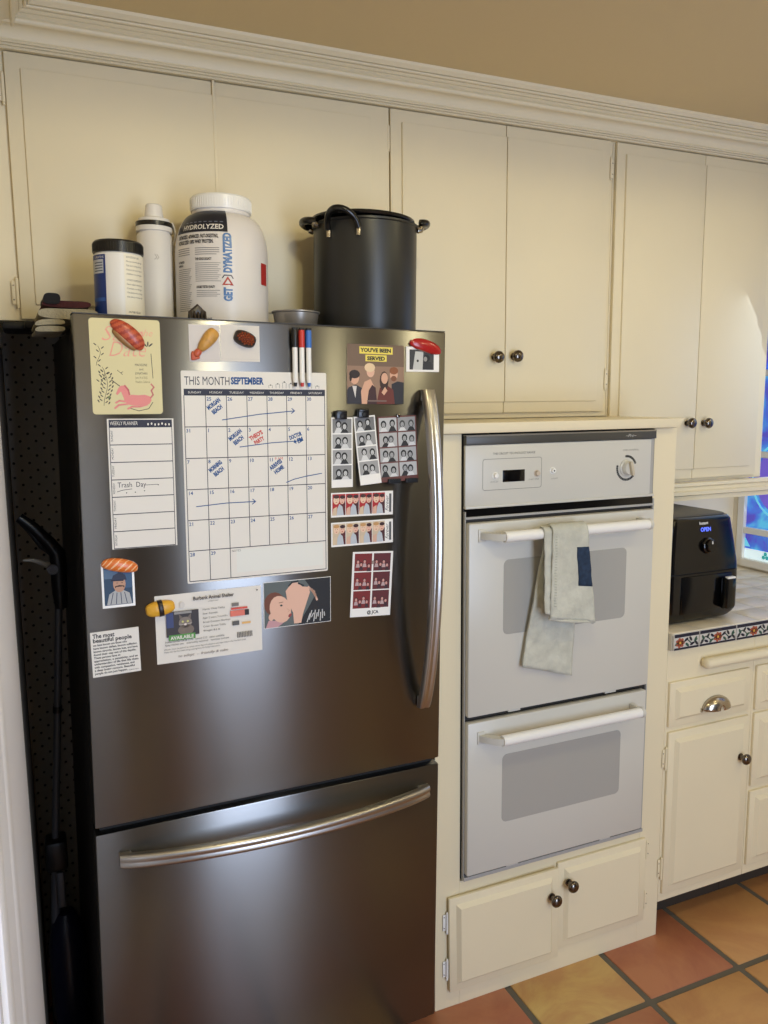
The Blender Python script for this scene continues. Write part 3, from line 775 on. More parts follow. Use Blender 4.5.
# upright bow handle: curved bar with fluted face, tapering in the doorward direction
def bow(path, wv, nrm_front, m, half=.0165, th=.012):
    mb = MB(); secs = []
    n = len(path)
    prof = [(-1, .5), (-.98, -.3), (-.75, -.85), (-.35, -1), (-.1, -.78), (.1, -.78), (.35, -1), (.75, -.85), (.98, -.3), (1, .5), (.6, 1), (-.6, 1)]
    for i, p in enumerate(path):
        p = Vector(p); side = Vector(wv[i]) if isinstance(wv, list) else Vector(wv)
        secs.append([p+side*half*a+Vector((0, 1, 0))*th*b for a, b in prof])
    k = len(prof); vs_ = [q for s_ in secs for q in s_]
    mb.mesh(vs_, [(j*k+i, j*k+(i+1) % k, (j+1)*k+(i+1) % k, (j+1)*k+i) for j in range(n-1) for i in range(k)], m, True)
    mb.face(secs[0][::-1], m); mb.face(secs[-1], m)
    return mb
path = []
zt, zb = 1.6, .876
for i in range(41):
    u = i/40; s_ = 1-(2*u-1)**2
    path.append((.7225+.0*s_, -.010-.052*s_**.8, lerp(zt, zb, u)))
mb = bow(path, (1, 0, 0), None, HSTEEL, .0155, .011)
mb.box(.709, .736, -.012, .0, 1.575, 1.60, HSTEEL, bev=.003); mb.box(.709, .736, -.012, .0, .877, .902, HSTEEL, bev=.003)
build('handle', mb, up, sharp=50)
path = []
for i in range(41):
    u = i/40; s_ = 1-(2*u-1)**2
    path.append((lerp(.042, .738, u), -.010-.050*s_**.8, .668-.0*s_))
mb = bow(path, (0, 0, 1), None, HSTEEL, .0155, .011)
mb.box(.042, .066, -.012, 0, .656, .681, HSTEEL, bev=.003); mb.box(.714, .738, -.012, 0, .656, .681, HSTEEL, bev=.003)
build('handle', mb, lo, sharp=50)

# ------------------------------------------------------------------ things on the refrigerator door
def paper(name, label, cat, wd, z, rot=0, group=None, d=-.0002):
    M = FM(wd, d, z) @ Matrix.Rotation(-rot, 4, 'Y')
    return thing(name, label, cat, matrix=M, group=group)
def one(name, mb, label, cat, wd, z, rot=0, group=None, d=-.0002, **k):
    o = build(name, mb, **k); o.matrix_world = FM(wd, d, z) @ Matrix.Rotation(-rot, 4, 'Y'); OFF[o.name] = Vector()
    return tag(o, label, cat, group)
E0 = .0001
BLUE = flat(18, 74, 136); REDI = flat(200, 70, 60); LINE = flat(44, 46, 58); NAV = flat(40, 42, 60)

# invitation card
mb = MB(); cw, ch = .126, .174
mb.prism(rrect_pts(0, cw, -ch, 0, .006), -.0008, 0, mat('card_pale_yellow', (214, 203, 152), .5))
y = -.0009; PK = flat(226, 140, 136); PKL = flat(232, 158, 140); BOT = flat(66, 62, 56)
mb.text('Save', .018, -.040, .040, y, PKL, shear=.35, width=.074, bold=-.014); mb.text('the', .088, -.030, .018, y, PKL, shear=.35, bold=-.01); mb.text('Date', .030, -.068, .040, y, PKL, shear=.35, width=.066, bold=-.014)
rr_ = random.Random(3)
for (sx, sz, L, n) in ((.014, -.050, .035, 6), (.020, -.088, .032, 7), (.024, -.098, .060, 16)):
    pts = [(sx+.004*math.sin(i*.8), sz-L*i/6) for i in range(7)]; mb.stroke(pts, .0008, y, BOT)
    for i in range(n):
        u = i/n; px = sx+.004*math.sin(u*5); pz = sz-L*u; s_ = 1 if i % 2 else -1
        mb.ell(px+s_*.005, pz+.003, .0034, .0010, y-E0, BOT, 8, s_*.7)
        if n > 10: mb.ell(px+s_*.0095, pz+.001, .0030, .0012, y-E0, BOT, 8, s_*1.0)
mb.stroke([(.108, -.062), (.110, -.107)], .0011, y, BOT)
for a in (0, .8, -.8): mb.ell(.103+.007*math.sin(a), -.050+.006*math.cos(a), .005, .0014, y, BOT, 8, 1.5-a)
for k, (tx, wd_) in enumerate((('MADELINE', .022), ('and', .007), ('JONATHAN', .022), ('June 14 of 2025', .022), ('Pasadena, California', .026))):
    mb.text(tx, .078+(.011-wd_/2 if wd_ < .02 else 0), -.085-k*.0078, .0062, y, BOT if k < 3 else flat(130, 118, 84), width=wd_)
mb.stroke([(.046, -.093), (.052, -.098), (.056, -.096)], .0009, y, BOT); mb.stroke([(.052, -.098), (.055, -.101)], .0009, y, BOT)
# pink unicorn lying
body = [(.058, -.150), (.060, -.142), (.070, -.138), (.082, -.139), (.094, -.138), (.103, -.141), (.106, -.148), (.102, -.155), (.090, -.158), (.074, -.158), (.062, -.156)]
mb.poly(body, y, PK)
mb.poly([(.058, -.152), (.054, -.140), (.051, -.132), (.047, -.136), (.044, -.139), (.042, -.136), (.046, -.127), (.050, -.122), (.056, -.121), (.062, -.128), (.066, -.140), (.068, -.150)], y-E0, PK)
for pts in ([(.060, -.151), (.048, -.149), (.041, -.153)], [(.062, -.155), (.046, -.157), (.039, -.163)], [(.098, -.156), (.084, -.160), (.070, -.160), (.062, -.164)]): mb.stroke(pts, .0034, y-2*E0, PK)
mb.stroke([(.104, -.144), (.109, -.138), (.106, -.130), (.111, -.124), (.106, -.118)], .0028, y, flat(204, 120, 118))
mb.stroke([(.049, -.122), (.036, -.112)], .0016, y, BOT); mb.stroke([(.058, -.121), (.064, -.129), (.066, -.138)], .003, y-3*E0, flat(206, 104, 108))
mb.ell(.030, -.143, .003, .003, y, flat(120, 130, 80), 8)
mb.stroke([(.066, -.163), (.082, -.168), (.100, -.164), (.108, -.152)], .0012, y, BOT)
one('invitation_card', mb, 'pale yellow save-the-date card with a pink unicorn, top left of the refrigerator door', 'card', .0268, 1.7195, rot=-.052+.06)

# weekly planner
mb = MB(); ww, wh = .1215, .246
mb.box(0, ww, -.0009, 0, -wh, 0, PAPER); y = -.001
mb.rect(.003, ww-.003, -.015, -.002, y, NAV); mb.text('WEEKLY PLANNER', .005, -.0118, .0098, y-E0, PAPER, width=.050)
for i in range(7): mb.ell(.074+i*.0065, -.0105+.001*math.sin(i*2), .0016, .0024, y-E0, PAPER, 7)
rh = (wh-.017)/7
for z in [-.015-rh*i for i in range(8)]: mb.rect(.003, ww-.003, z-.0016, z, y, LINE)
for x in (.003, ww-.0042): mb.rect(x, x+.0012, -wh+.002, -.015, y, LINE)
for i, dd in enumerate(('SUNDAY', 'MONDAY', 'TUESDAY', 'WEDNESDAY', 'THURSDAY', 'FRIDAY', 'SATURDAY')):
    mb.text(dd, .0095, -.015-rh*(i+1)+.005, .0056, y, LINE, rot=PI/2, width=.021)
zq = -.015-rh*3
mb.text('Trash  Day', .014, zq-.0155, .014, y, INK, width=.052); mb.stroke([(.066, zq-.0125), (.088, zq-.0120)], .0009, y, INK)
mb.stroke([(.013, zq-.0235), (.024, zq-.0205), (.040, zq-.019)], .001, y, INK)
for px, pz in ((.03, -.026), (.046, -.0255), (.063, -.0235), (.089, -.013)): mb.ell(px, zq+pz, .0012, .0012, y, INK, 6)
one('weekly_planner', mb, 'narrow white magnetic weekly planner with seven ruled rows, left of the calendar', 'planner', .0518, 1.5375, rot=.004)

# monthly calendar
mb = MB(); cw, ch = .298, .4165
mb.prism(rrect_pts(0, cw, -ch, 0, .003), -.0009, 0, PAPER); y = -.001
mb.text('THIS MONTH', .006, -.027, .0235, y, flat(44, 46, 62), width=.088); mb.text('SEPTEMBER', .097, -.0245, .0185, y-E0, BLUE, width=.067, bold=.045)
for i, x in enumerate((.178, .193, .207, .221, .262, .278)):
    hgt = (.007, .010, .014, .011, .012, .006)[i]
    pts = [(x-.0035, -.032), (x-.004, -.032+hgt*.7), (x, -.032+hgt), (x+.004, -.032+hgt*.7), (x+.0035, -.032)]
    mb.stroke(pts, .0007, y, flat(110, 108, 108)); mb.ell(x, -.032+hgt*.85, .0012, .0012, y, INK, 6)
mb.rect(.0045, cw-.003, -.0465, -.0345, y, NAV)
x0c, x1c = .0045, cw-.004; cwid = (x1c-x0c)/7; zt0 = -.0465; rhh = (ch-.0465-.004)/6
for i, dd in enumerate(('SUNDAY', 'MONDAY', 'TUESDAY', 'WEDNESDAY', 'THURSDAY', 'FRIDAY', 'SATURDAY')):
    wd_ = min(.030, .0042*len(dd)); mb.text(dd, x0c+cwid*(i+.5)-wd_/2, -.0432, .0058, y-E0, PAPER, width=wd_)
for j in range(7):
    z = zt0-rhh*j; mb.rect(x0c, x1c, z-.0008, z+.0008, y, LINE)
for i in range(8):
    x = x0c+cwid*i
    zlo = zt0-rhh*6 if i in (0, 1, 2, 7) else zt0-rhh*5
    mb.rect(x-.0007, x+.0007, zlo, zt0, y, LINE)
def cell(c, r): return x0c+cwid*c, zt0-rhh*r
nums = {}
seq = ['', '25', '26', '27', '28', '29', '30', '31', '1', '2', '3', '4', '5', '6', '7', '8', '9', '10', '11', '12', '13', '14', '15', '16', '17', '18', '19', '20', '21', '22', '23', '24', '25', '26', '27', '28', '29']
for k, s_ in enumerate(seq):
    c, r = k % 7, k//7; x, z = cell(c, r)
    if s_: mb.text(s_, x+.002, z-.0105, .0098, y-E0, BLUE, bold=.015)
x, z = cell(2, 5); mb.text('NOTES', x+.003, z-.008, .006, y, LINE)
mb.rect(x+.013, x+.20, z-rhh+.010, z-.004, y, mat('wiped_ink_haze', (226, 226, 218), .5))
def note(c, r, lines, m, rot=.65, size=.0115, wd=.030):
    x, z = cell(c, r)
    for i, l in enumerate(lines): mb.text(l, x+.006+i*.0095, z-.031-i*.0085+.002, size, y-2*E0, m, rot=rot, width=wd if len(l) > 5 else wd*.75, bold=.05)
note(1, 0, ('MORGAN', 'BEACH'), BLUE); note(2, 1, ('MORGAN', 'BEACH'), BLUE); note(3, 1, ('THEO\'S', 'PARTY'), REDI, rot=.5); note(1, 2, ('MORNING', 'BEACH'), BLUE)
note(5, 1, ('DOCTOR', '4 PM'), BLUE, rot=.35, wd=.028); note(4, 2, ('ARRIVES', 'HOME'), BLUE, rot=.6)
x, z = cell(4, 2); mb.text('9 AM', x+.014, z-.008, .008, y-E0, REDI)
def arrow(p0, p1, head=True):
    mb.stroke([p0, (lerp(p0[0], p1[0], .5), lerp(p0[1], p1[1], .5)+.002), p1], .0017, y-3*E0, BLUE)
    if head: mb.stroke([(p1[0]-.006, p1[1]+.005), p1, (p1[0]-.007, p1[1]-.005)], .0017, y-3*E0, BLUE)
arrow((.078, zt0-.048), (.228, zt0-.031)); arrow((.112, zt0-.102), (.243, zt0-.092)); arrow((.022, zt0-rhh*3-.034), (.142, zt0-rhh*3-.030))
mb.stroke([(.208, zt0-.177), (.225, zt0-.171), (.25, zt0-.166), (.286, zt0-.161)], .0017, y-3*E0, BLUE)
one('wall_calendar', mb, 'large white dry-erase monthly calendar with blue marker notes, middle of the refrigerator door', 'calendar', .1895, 1.6290, rot=.006)

# two blank white squares behind the sushi magnets
for k, (x0_, w_, lb) in enumerate(((.2065, .0595, 'blank white paper square behind the fried shrimp magnet'), (.2672, .0785, 'blank white paper square behind the roe sushi magnet'))):
    mb = MB(); mb.box(0, w_, -.0008, 0, -.070, 0, mat('paper_cool_%d' % k, (214, 208, 200) if k else (206, 200, 196), .55))
    mb.rect(0.001, w_-.001, -.0655, -.065, -.0009, flat(196, 190, 184))
    one('paper_note', mb, lb, 'paper', x0_, 1.7165+.002*k, rot=.01)

# people drawn on photographs
def bust(mb, x, z, s, y, hair, skin, cloth, longh=False, tilt=0):
    mb.poly([(x-.55*s, z-1.0*s), (x+.55*s, z-1.0*s), (x+.5*s, z-.45*s), (x+.2*s, z-.28*s), (x-.2*s, z-.28*s), (x-.5*s, z-.45*s)], y, cloth)
    if longh: mb.ell(x, z-.1*s, .42*s, .62*s, y-E0*.6, hair, 12, tilt)
    else: mb.ell(x, z+.12*s, .36*s, .38*s, y-E0*.6, hair, 12, tilt)
    mb.ell(x, z-.25*s, .12*s, .2*s, y-E0*1.0, skin, 8); mb.ell(x, z, .27*s, .35*s, y-E0*1.2, skin, 12, tilt)
    mb.poly([(x-.28*s, z+.12*s), (x+.28*s, z+.12*s), (x+.2*s, z+.38*s), (x-.2*s, z+.38*s)], y-E0*1.5, hair)
    mb.ell(x-.1*s, z+.03*s, .035*s, .03*s, y-E0*2, INK, 6); mb.ell(x+.1*s, z+.03*s, .035*s, .03*s, y-E0*2, INK, 6); mb.ell(x, z-.17*s, .09*s, .03*s, y-E0*2, flat(130, 70, 64), 6)

# baseball card
mb = MB(); w_, h_ = .060, .0865
mb.box(0, w_, -.0008, 0, -h_, 0, GLOSSPAPER); y = -.0009
mb.rect(.004, w_-.004, -h_+.005, -.004, y, flat(44, 70, 98)); mb.rect(.005, .03, -.03, -.012, y-E0, flat(84, 110, 140)); mb.rect(.04, w_-.005, -.05, -.02, y-E0, flat(60, 92, 128))
mb.poly([(.008, -h_+.006), (w_-.006, -h_+.006), (w_-.010, -.060), (.036, -.052), (.026, -.052), (.013, -.060)], y-2*E0, flat(176, 178, 180))
for k in range(4): mb.stroke([(.015+k*.010, -h_+.007), (.020+k*.007, -.058)], .0014, y-3*E0, flat(60, 70, 96))
mb.ell(.032, -.041, .0115, .0165, y-4*E0, flat(190, 148, 124), 16); mb.poly([(.018, -.034), (.046, -.034), (.043, -.024), (.032, -.019), (.021, -.024)], y-5*E0, flat(44, 52, 76)); mb.poly([(.017, -.035), (.040, -.036), (.040, -.033), (.017, -.032)], y-6*E0, flat(32, 38, 60))
mb.poly([(.024, -.049), (.024, -.045), (.032, -.0435), (.041, -.045), (.041, -.049), (.038, -.0465), (.027, -.0465)], y-6*E0, flat(50, 36, 30))
mb.ell(.028, -.039, .0014, .0008, y-6*E0, INK, 6); mb.ell(.037, -.039, .0014, .0008, y-6*E0, INK, 6)
one('trading_card', mb, 'white-bordered trading card of a moustached person in a dark cap, under the orange sushi magnet', 'card', .0305, 1.2655, rot=.008)
# quote card
mb = MB(); w_, h_ = .089, .0885
mb.box(0, w_, -.0008, 0, -h_, 0, mat('card_offwhite', (230, 226, 218), .55)); y = -.0009
mb.text('The most', .004, -.0118, .0115, y, INK, width=.040, bold=.03); mb.text('beautiful people', .004, -.0205, .0110, y, INK, width=.071, bold=.03)
for i, l in enumerate(('we have known are those who', 'have known defeat, known suffering,', 'known struggle, known loss, and have', 'found their way out of the depths.', 'These persons have an', 'appreciation, a sensitivity, and an', 'understanding of life that fills them', 'with compassion, gentleness, and', 'a deep loving concern. Beautiful', 'people do not just happen.')):
    mb.text(l, .004, -.0275-i*.0062, .0056, y, INK, width=min(.081, .0023*len(l)), bold=.03)
mb.text('KUBLER-ROSS', .066, -h_+.004, .0035, y, INK, width=.018)
one('quote_card', mb, 'square white card printed with a block of bold black text, lowest on the left side', 'card', .0062, 1.1345, rot=.022-.006+.01)
# animal shelter sheet
mb = MB(); w_, h_ = .2145, .138
mb.grid(lambda u, v: (w_*u, -.0006-.0025*math.sin(PI*u)**2*v*v-.0005*math.sin(u*11), -h_*v), 18, 8, PAPER); y = -.0045
i0 = len(mb.v)
G = flat(84, 84, 88)
mb.text('Burbank Animal Shelter', .074, -.0155, .0105, y, INK, width=.082, bold=.02); mb.text('cat adoption record', .104, -.0215, .004, y, G, width=.02)
mb.rect(.020, .084, -.085, -.034, y, flat(58, 54, 58)); mb.rect(.020, .034, -.066, -.036, y-E0, flat(62, 74, 120)); mb.rect(.036, .07, -.04, -.035, y-E0, flat(150, 148, 146))
# cat
mb.ell(.057, -.058, .013, .0115, y-2*E0, flat(132, 122, 114), 14); mb.poly([(.046, -.051), (.045, -.040), (.053, -.048)], y-2*E0, flat(110, 100, 94)); mb.poly([(.068, -.051), (.069, -.040), (.061, -.048)], y-2*E0, flat(110, 100, 94))
mb.ell(.058, -.073, .016, .011, y-2*E0, flat(120, 108, 98), 12); mb.ell(.052, -.056, .0022, .0022, y-3*E0, flat(206, 204, 120), 8); mb.ell(.062, -.056, .0022, .0022, y-3*E0, flat(206, 204, 120), 8); mb.ell(.057, -.062, .003, .0022, y-3*E0, flat(226, 214, 206), 8)
for sx in (-1, 1): mb.stroke([(.057+sx*.004, -.062), (.057+sx*.013, -.060)], .0005, y-3*E0, PAPER)
mb.rect(.024, .076, -.0925, -.081, y-3*E0, flat(84, 150, 70)); mb.text('AVAILABLE', .027, -.0905, .0098, y-4*E0, PAPER, width=.046, bold=.03)
for i in range(6):
    mb.text(('Name: Olive Tabby', 'Sex: Female', 'Age: 2 years 3 months', 'Breed: Domestic Shorthair', 'Color: Brown Tabby', 'Weight: 8.2 lb')[i], .092, -.038-i*.0088, .0052, y, INK, width=(.045, .03, .05, .056, .046, .034)[i])
mb.rect(.152, .166, -.037, -.030, y, flat(120, 116, 112)); mb.rect(.150, .184, -.044, -.040, y, flat(214, 80, 66)); mb.rect(.148, .186, -.058, -.046, y, flat(222, 120, 104)); mb.rect(.178, .187, -.058, -.046, y-E0, flat(40, 36, 40)); mb.rect(.152, .166, -.077, -.068, y, flat(90, 90, 90)); mb.rect(.172, .190, -.076, -.072, y, flat(226, 180, 110))
for i in range(30):
    if (i*7) % 3: mb.rect(.160+i*.0011, .1607+i*.0011, -.104, -.092, y, INK)
for i, l in enumerate(('Intake number 24 08 1173   kennel C12   status available', 'Spay neuter yes   microchip scanned   vaccines current')): mb.text(l, .016, -.096-i*.0062, .0052, y, INK, width=(.118, .128)[i])
for i, l in enumerate(('All pets must be picked up within three days of adoption and kept indoors for the first week', 'Please visit the front desk during opening hours for further information')): mb.text(l, .014, -.1105-i*.0055, .0044, y, G, width=(.165, .11)[i])
mb.text('to adopt  -  friendly & calm', .04, -.128, .0075, y, flat(130, 120, 120), width=.10, shear=.3)
mb.ell(.052, -.022, .0055, .0065, y, flat(214, 210, 204), 10)
mb.ell(.205, -.008, .0016, .0016, y, INK, 8)
o = one('adoption_sheet', mb, 'creased white animal shelter sheet with a cat photo, held by the yellow magnet', 'paper', .1270, 1.1935, rot=.012, solid=0)
# photo of two people
mb = MB(); w_, h_ = .1495, .0985
mb.box(0, w_, -.0008, 0, -h_, 0, GLOSSPAPER); y = -.0009
mb.rect(.001, w_-.001, -h_+.001, -.001, y, flat(92, 100, 100))
mb.poly([(.09, -.001), (w_-.001, -.001), (w_-.001, -h_+.001), (.075, -h_+.001), (.10, -.06), (.115, -.035)], y-E0, flat(24, 24, 28))
mb.poly([(.105, -.004), (.112, -.010), (.128, -.002), (.125, -.001), (.112, -.006)], y-2*E0, INK)
SK = flat(226, 182, 160); SK2 = flat(206, 160, 140)
mb.poly([(.048, -.022), (.062, -.006), (.075, -.006), (.085, -.016), (.100, -.018), (.102, -.030), (.094, -.052), (.086, -.075), (.082, -.094), (.066, -.094), (.064, -.070), (.052, -.046)], y-2*E0, SK)
for k in range(4): mb.stroke([(.098+k*.004, -.018-k*.003), (.112+k*.002, -.030-k*.006)], .0042, y-3*E0, SK)
mb.stroke([(.055, -.012), (.062, -.005), (.076, -.003)], .003, y-3*E0, INK); mb.stroke([(.076, -.008), (.088, -.014)], .003, y-3*E0, INK)
mb.ell(.024, -.048, .023, .026, y-3*E0, flat(112, 62, 44), 16, .3); mb.ell(.036, -.060, .0225, .030, y-4*E0, SK, 18, .35); mb.ell(.050, -.072, .010, .008, y-5*E0, SK, 10)
mb.ell(.038, -.052, .003, .0022, y-5*E0, flat(50, 60, 60), 8); mb.stroke([(.033, -.046), (.042, -.045)], .0012, y-5*E0, flat(120, 76, 56)); mb.ell(.057, -.075, .005, .003, y-6*E0, flat(150, 60, 60), 8, .8); mb.stroke([(.05, -.06), (.056, -.064), (.052, -.068)], .0011, y-6*E0, SK2)
mb.ell(.016, -.075, .006, .008, y-5*E0, SK, 10); mb.poly([(.004, -h_+.001), (.03, -h_+.001), (.048, -.086), (.01, -.082)], y-3*E0, flat(196, 150, 156))
for k in range(9): mb.stroke([(.095+k*.005, -.094+(k % 3)*.005), (.102+k*.004, -.076+(k % 2)*.006)], .0022, y-3*E0, flat(196, 196, 196))
one('photograph', mb, 'colour photo of a reclining person with a hand held to their face, below the calendar', 'photo', .3468, 1.2005, rot=.002)
# you've been served
mb = MB(); w_, h_ = .1335, .1245
mb.box(0, w_, -.0008, 0, -h_, 0, GLOSSPAPER); y = -.0009
mb.rect(0, w_, -h_, 0, y, flat(150, 120, 98)); mb.rect(0, w_, -.045, 0, y-E0*.5, flat(116, 94, 76))
mb.rect(.028, .106, -.0195, -.0045, y-E0, flat(232, 212, 92)); mb.text("YOU'VE BEEN", .031, -.0155, .0110, y-2*E0, INK, width=.072, bold=.05)
mb.rect(.042, .092, -.035, -.0215, y-E0, flat(232, 212, 92)); mb.text('SERVED', .046, -.0325, .0110, y-2*E0, INK, width=.042, bold=.05)
SKp = flat(214, 166, 138)
mb.poly([(0, -h_), (.044, -h_), (.036, -.092), (.020, -.084), (.004, -.090), (0, -.096)], y-E0, flat(46, 44, 52)); mb.poly([(.012, -.087), (.022, -.087), (.019, -.112)], y-2*E0, flat(212, 208, 204))
mb.ell(.017, -.070, .0105, .0135, y-3*E0, SKp, 14); mb.ell(.017, -.0625, .0125, .009, y-4*E0, flat(44, 32, 28), 12); mb.ell(.008, -.070, .003, .008, y-4*E0, flat(44, 32, 28), 8)
mb.poly([(.034, -h_), (.068, -h_), (.064, -.090), (.054, -.072), (.040, -.078), (.032, -.098)], y-2*E0, SKp); mb.poly([(.046, -h_), (.070, -h_), (.066, -.090), (.058, -.084), (.050, -.096)], y-3*E0, flat(62, 34, 34))
mb.ell(.054, -.056, .0095, .0125, y-4*E0, flat(222, 176, 150), 14); mb.ell(.052, -.048, .0125, .0095, y-5*E0, flat(226, 198, 160), 12)
mb.poly([(.068, -h_), (.112, -h_), (.108, -.094), (.092, -.084), (.076, -.090)], y-3*E0, flat(104, 46, 36)); mb.ell(.086, -.076, .0105, .021, y-3.5*E0, flat(58, 36, 28), 12); mb.ell(.087, -.070, .0080, .0118, y-4.5*E0, SKp, 14); mb.poly([(.080, -.100), (.088, -.088), (.094, -.096), (.086, -.106)], y-5*E0, SKp)
mb.poly([(.104, -h_), (w_, -h_), (w_, -.078), (.118, -.076), (.104, -.082)], y-2.5*E0, flat(40, 40, 46)); mb.ell(.109, -.061, .0095, .0135, y-4.5*E0, SKp, 14); mb.ell(.109, -.0535, .0105, .008, y-5*E0, flat(140, 84, 48), 12); mb.ell(.109, -.070, .007, .006, y-5*E0, flat(128, 80, 52), 10)
mb.rect(.046, .092, -.1195, -.1165, y-6*E0, flat(120, 100, 92))
one('photo_card', mb, 'photo card of four people beneath a yellow banner reading you have been served', 'photo', .5345, 1.6925)
# small instant photo
mb = MB(); w_, h_ = .0815, .0535
mb.box(0, w_, -.0008, 0, -h_, 0, GLOSSPAPER); y = -.0009
mb.rect(.008, .068, -.049, -.006, y, flat(60, 60, 62)); mb.poly([(.016, -.049), (.040, -.049), (.042, -.010), (.022, -.010)], y-E0, flat(196, 196, 192)); mb.ell(.028, -.030, .003, .003, y-2*E0, INK, 6)
mb.ell(.050, -.024, .0085, .008, y-2*E0, flat(30, 30, 32), 10); mb.poly([(.040, -.049), (.064, -.049), (.062, -.032), (.044, -.030)], y-2*E0, flat(46, 46, 50)); mb.ell(.047, -.026, .0045, .0055, y-3*E0, flat(150, 146, 142), 10)
one('photograph', mb, 'small black-and-white instant photo under the red sushi magnet, top right', 'photo', .6732, 1.6915, rot=.01)

# photo booth strips
def strip_bw(name, label, wd, z, w_, h_, rot, bot, curl=0, seed=0, ncol=1, frame=GLOSSPAPER, rows=4, glare=True):
    r_ = random.Random(seed)
    def cv(u, v): return -.0004-curl*(v**2)-.0004*curl*0
    mb = MB(); mb.grid(lambda u, v: (w_*u, cv(u, v), -h_*v), 6, 14, frame)
    fh = (h_-bot-.003*(rows+1))/rows; fw = (w_-.003*(ncol+1))/ncol
    i0 = len(mb.v)
    for c in range(ncol):
        for r in range(rows):
            x0_ = .003+c*(fw+.003); z1_ = -.003-r*(fh+.003); z0_ = z1_-fh
            g = r_.randint(110, 190) if ncol == 1 else r_.randint(150, 196)
            mb.rect(x0_, x0_+fw, z0_, z1_, -.0002, flat(g, g, g))
            for k in range(2):
                hs = fh*.55; px = x0_+fw*(.3+.4*k)+r_.uniform(-.08, .08)*fw; pz = z0_+fh*(.52+r_.uniform(-.08, .12))
                hh = 24 if ncol == 1 or r_.random() < .7 else 70; sk = 198 if ncol == 1 else 164
                # clip busts inside the frame by limiting size
                mb.ell(px, pz+hs*.05, min(hs*.42, px-x0_, x0_+fw-px), min(hs*.5, z1_-pz-hs*.05), -.0003-E0*k*.3, flat(hh, hh, hh), 10)
                mb.ell(px, pz-hs*.04, min(hs*.25, px-x0_, x0_+fw-px), hs*.34, -.0004-E0*k*.3, flat(sk, sk, sk), 10)
                bx0_, bx1_ = max(x0_, px-hs*.6), min(x0_+fw, px+hs*.6)
                mb.poly([(bx0_, z0_), (bx1_, z0_), (px+hs*.25, pz-hs*.4), (px-hs*.25, pz-hs*.4)], -.00045-E0*k*.3, flat(*( (40,)*3 if (k+r) % 2 else (214,)*3)))
                for q in (-1, 1): mb.ell(px+q*hs*.09, pz, hs*.04, hs*.03, -.00055-E0*k*.3, INK, 5)
                mb.ell(px, pz-hs*.2, hs*.09, hs*.03, -.00055-E0*k*.3, flat(60, 60, 60), 5)
    for i in range(i0, len(mb.v)):
        p = mb.v[i]; mb.v[i] = Vector((p.x, p.y+cv(p.x/w_, -p.z/h_)-.0002, p.z))
    return one(name, mb, label, 'photo strip', wd, z, rot=rot, d=-.0003)
strip_bw('photo_strip', 'leftmost black-and-white photo booth strip under a black clip', .4985, 1.5395, .049, .148, .004, .014, seed=1)
strip_bw('photo_strip', 'curling black-and-white photo booth strip, middle of the three below the photo card', .5495, 1.5405, .050, .146, .085, .018, curl=.010, seed=2)
strip_bw('photo_strip', 'double-column glossy photo booth strip with dark red edges beside the door handle', .6050, 1.5405, .094, .142, .045, .008, curl=.004, seed=5, ncol=2, frame=flat(108, 66, 60, .3))
def strip_red(label, wd, z, rot, top, seed):
    r_ = random.Random(seed); w_, h_ = .1465, .0525
    mb = MB(); mb.box(0, w_, -.0008, 0, -h_, 0, GLOSSPAPER); y = -.0009
    for k in range(4):
        x0_ = .003+k*.0312; x1_ = x0_+.030
        mb.rect(x0_, x1_, -h_+.004, -.003, y, flat(*top))
        bg = flat(70, 26, 30) if k % 2 else flat(90, 34, 36)
        mb.poly([(x0_+.016, -h_+.004), (x1_, -h_+.004), (x1_, -.018), (x0_+.02, -.022)], y-E0, bg)
        mb.ell(x0_+.009, -.016, .0070, .0090, y-2*E0, flat(230, 196, 168), 12); mb.ell(x0_+.009, -.0085, .0070, .004, y-3*E0, flat(196, 150, 96) if seed == 2 else flat(70, 40, 34), 10)
        mb.ell(x0_+.0225, -.016, .0060, .0085, y-2*E0, flat(226, 180, 158), 12); mb.ell(x0_+.0232, -.0095, .0062, .004, y-3*E0, flat(60, 28, 28), 10)
        mb.poly([(x0_+.010, -h_+.004), (x0_+.026, -h_+.004), (x0_+.023, -.030), (x0_+.016, -.024), (x0_+.011, -.034)], y-3*E0, flat(186, 192, 200)); mb.poly([(x0_, -h_+.004), (x0_+.010, -h_+.004), (x0_+.010, -.030), (x0_+.002, -.034)], y-3*E0, flat(214, 172, 150) if k % 2 else flat(212, 190, 160))
        for q in (.009, .0225):
            for e in (-.0022, .0022): mb.ell(x0_+q+e, -.015, .0008, .0006, y-4*E0, INK, 5)
            mb.ell(x0_+q, -.0205, .002, .0008, y-4*E0, flat(170, 60, 60), 6)
    mb.rect(.137, .1425, -h_+.006, -.006, y, flat(90, 90, 92)); mb.text('Forever', .1355, -h_+.008, .011, y-E0, INK, rot=PI/2, shear=.4, width=.034)
    one('photo_strip', mb, label, 'photo strip', wd, z, rot=rot)
strip_red('upper horizontal colour photo strip with red backdrop, right of the calendar', .4978, 1.3805, -.004, (176, 36, 38), 1)
strip_red('lower horizontal colour photo strip with pale backdrop, right of the calendar', .4978, 1.3165, .008, (206, 186, 160), 2)
mb = MB(); w_, h_ = .0975, .145
mb.box(0, w_, -.0008, 0, -h_, 0, GLOSSPAPER); y = -.0009; r_ = random.Random(9)
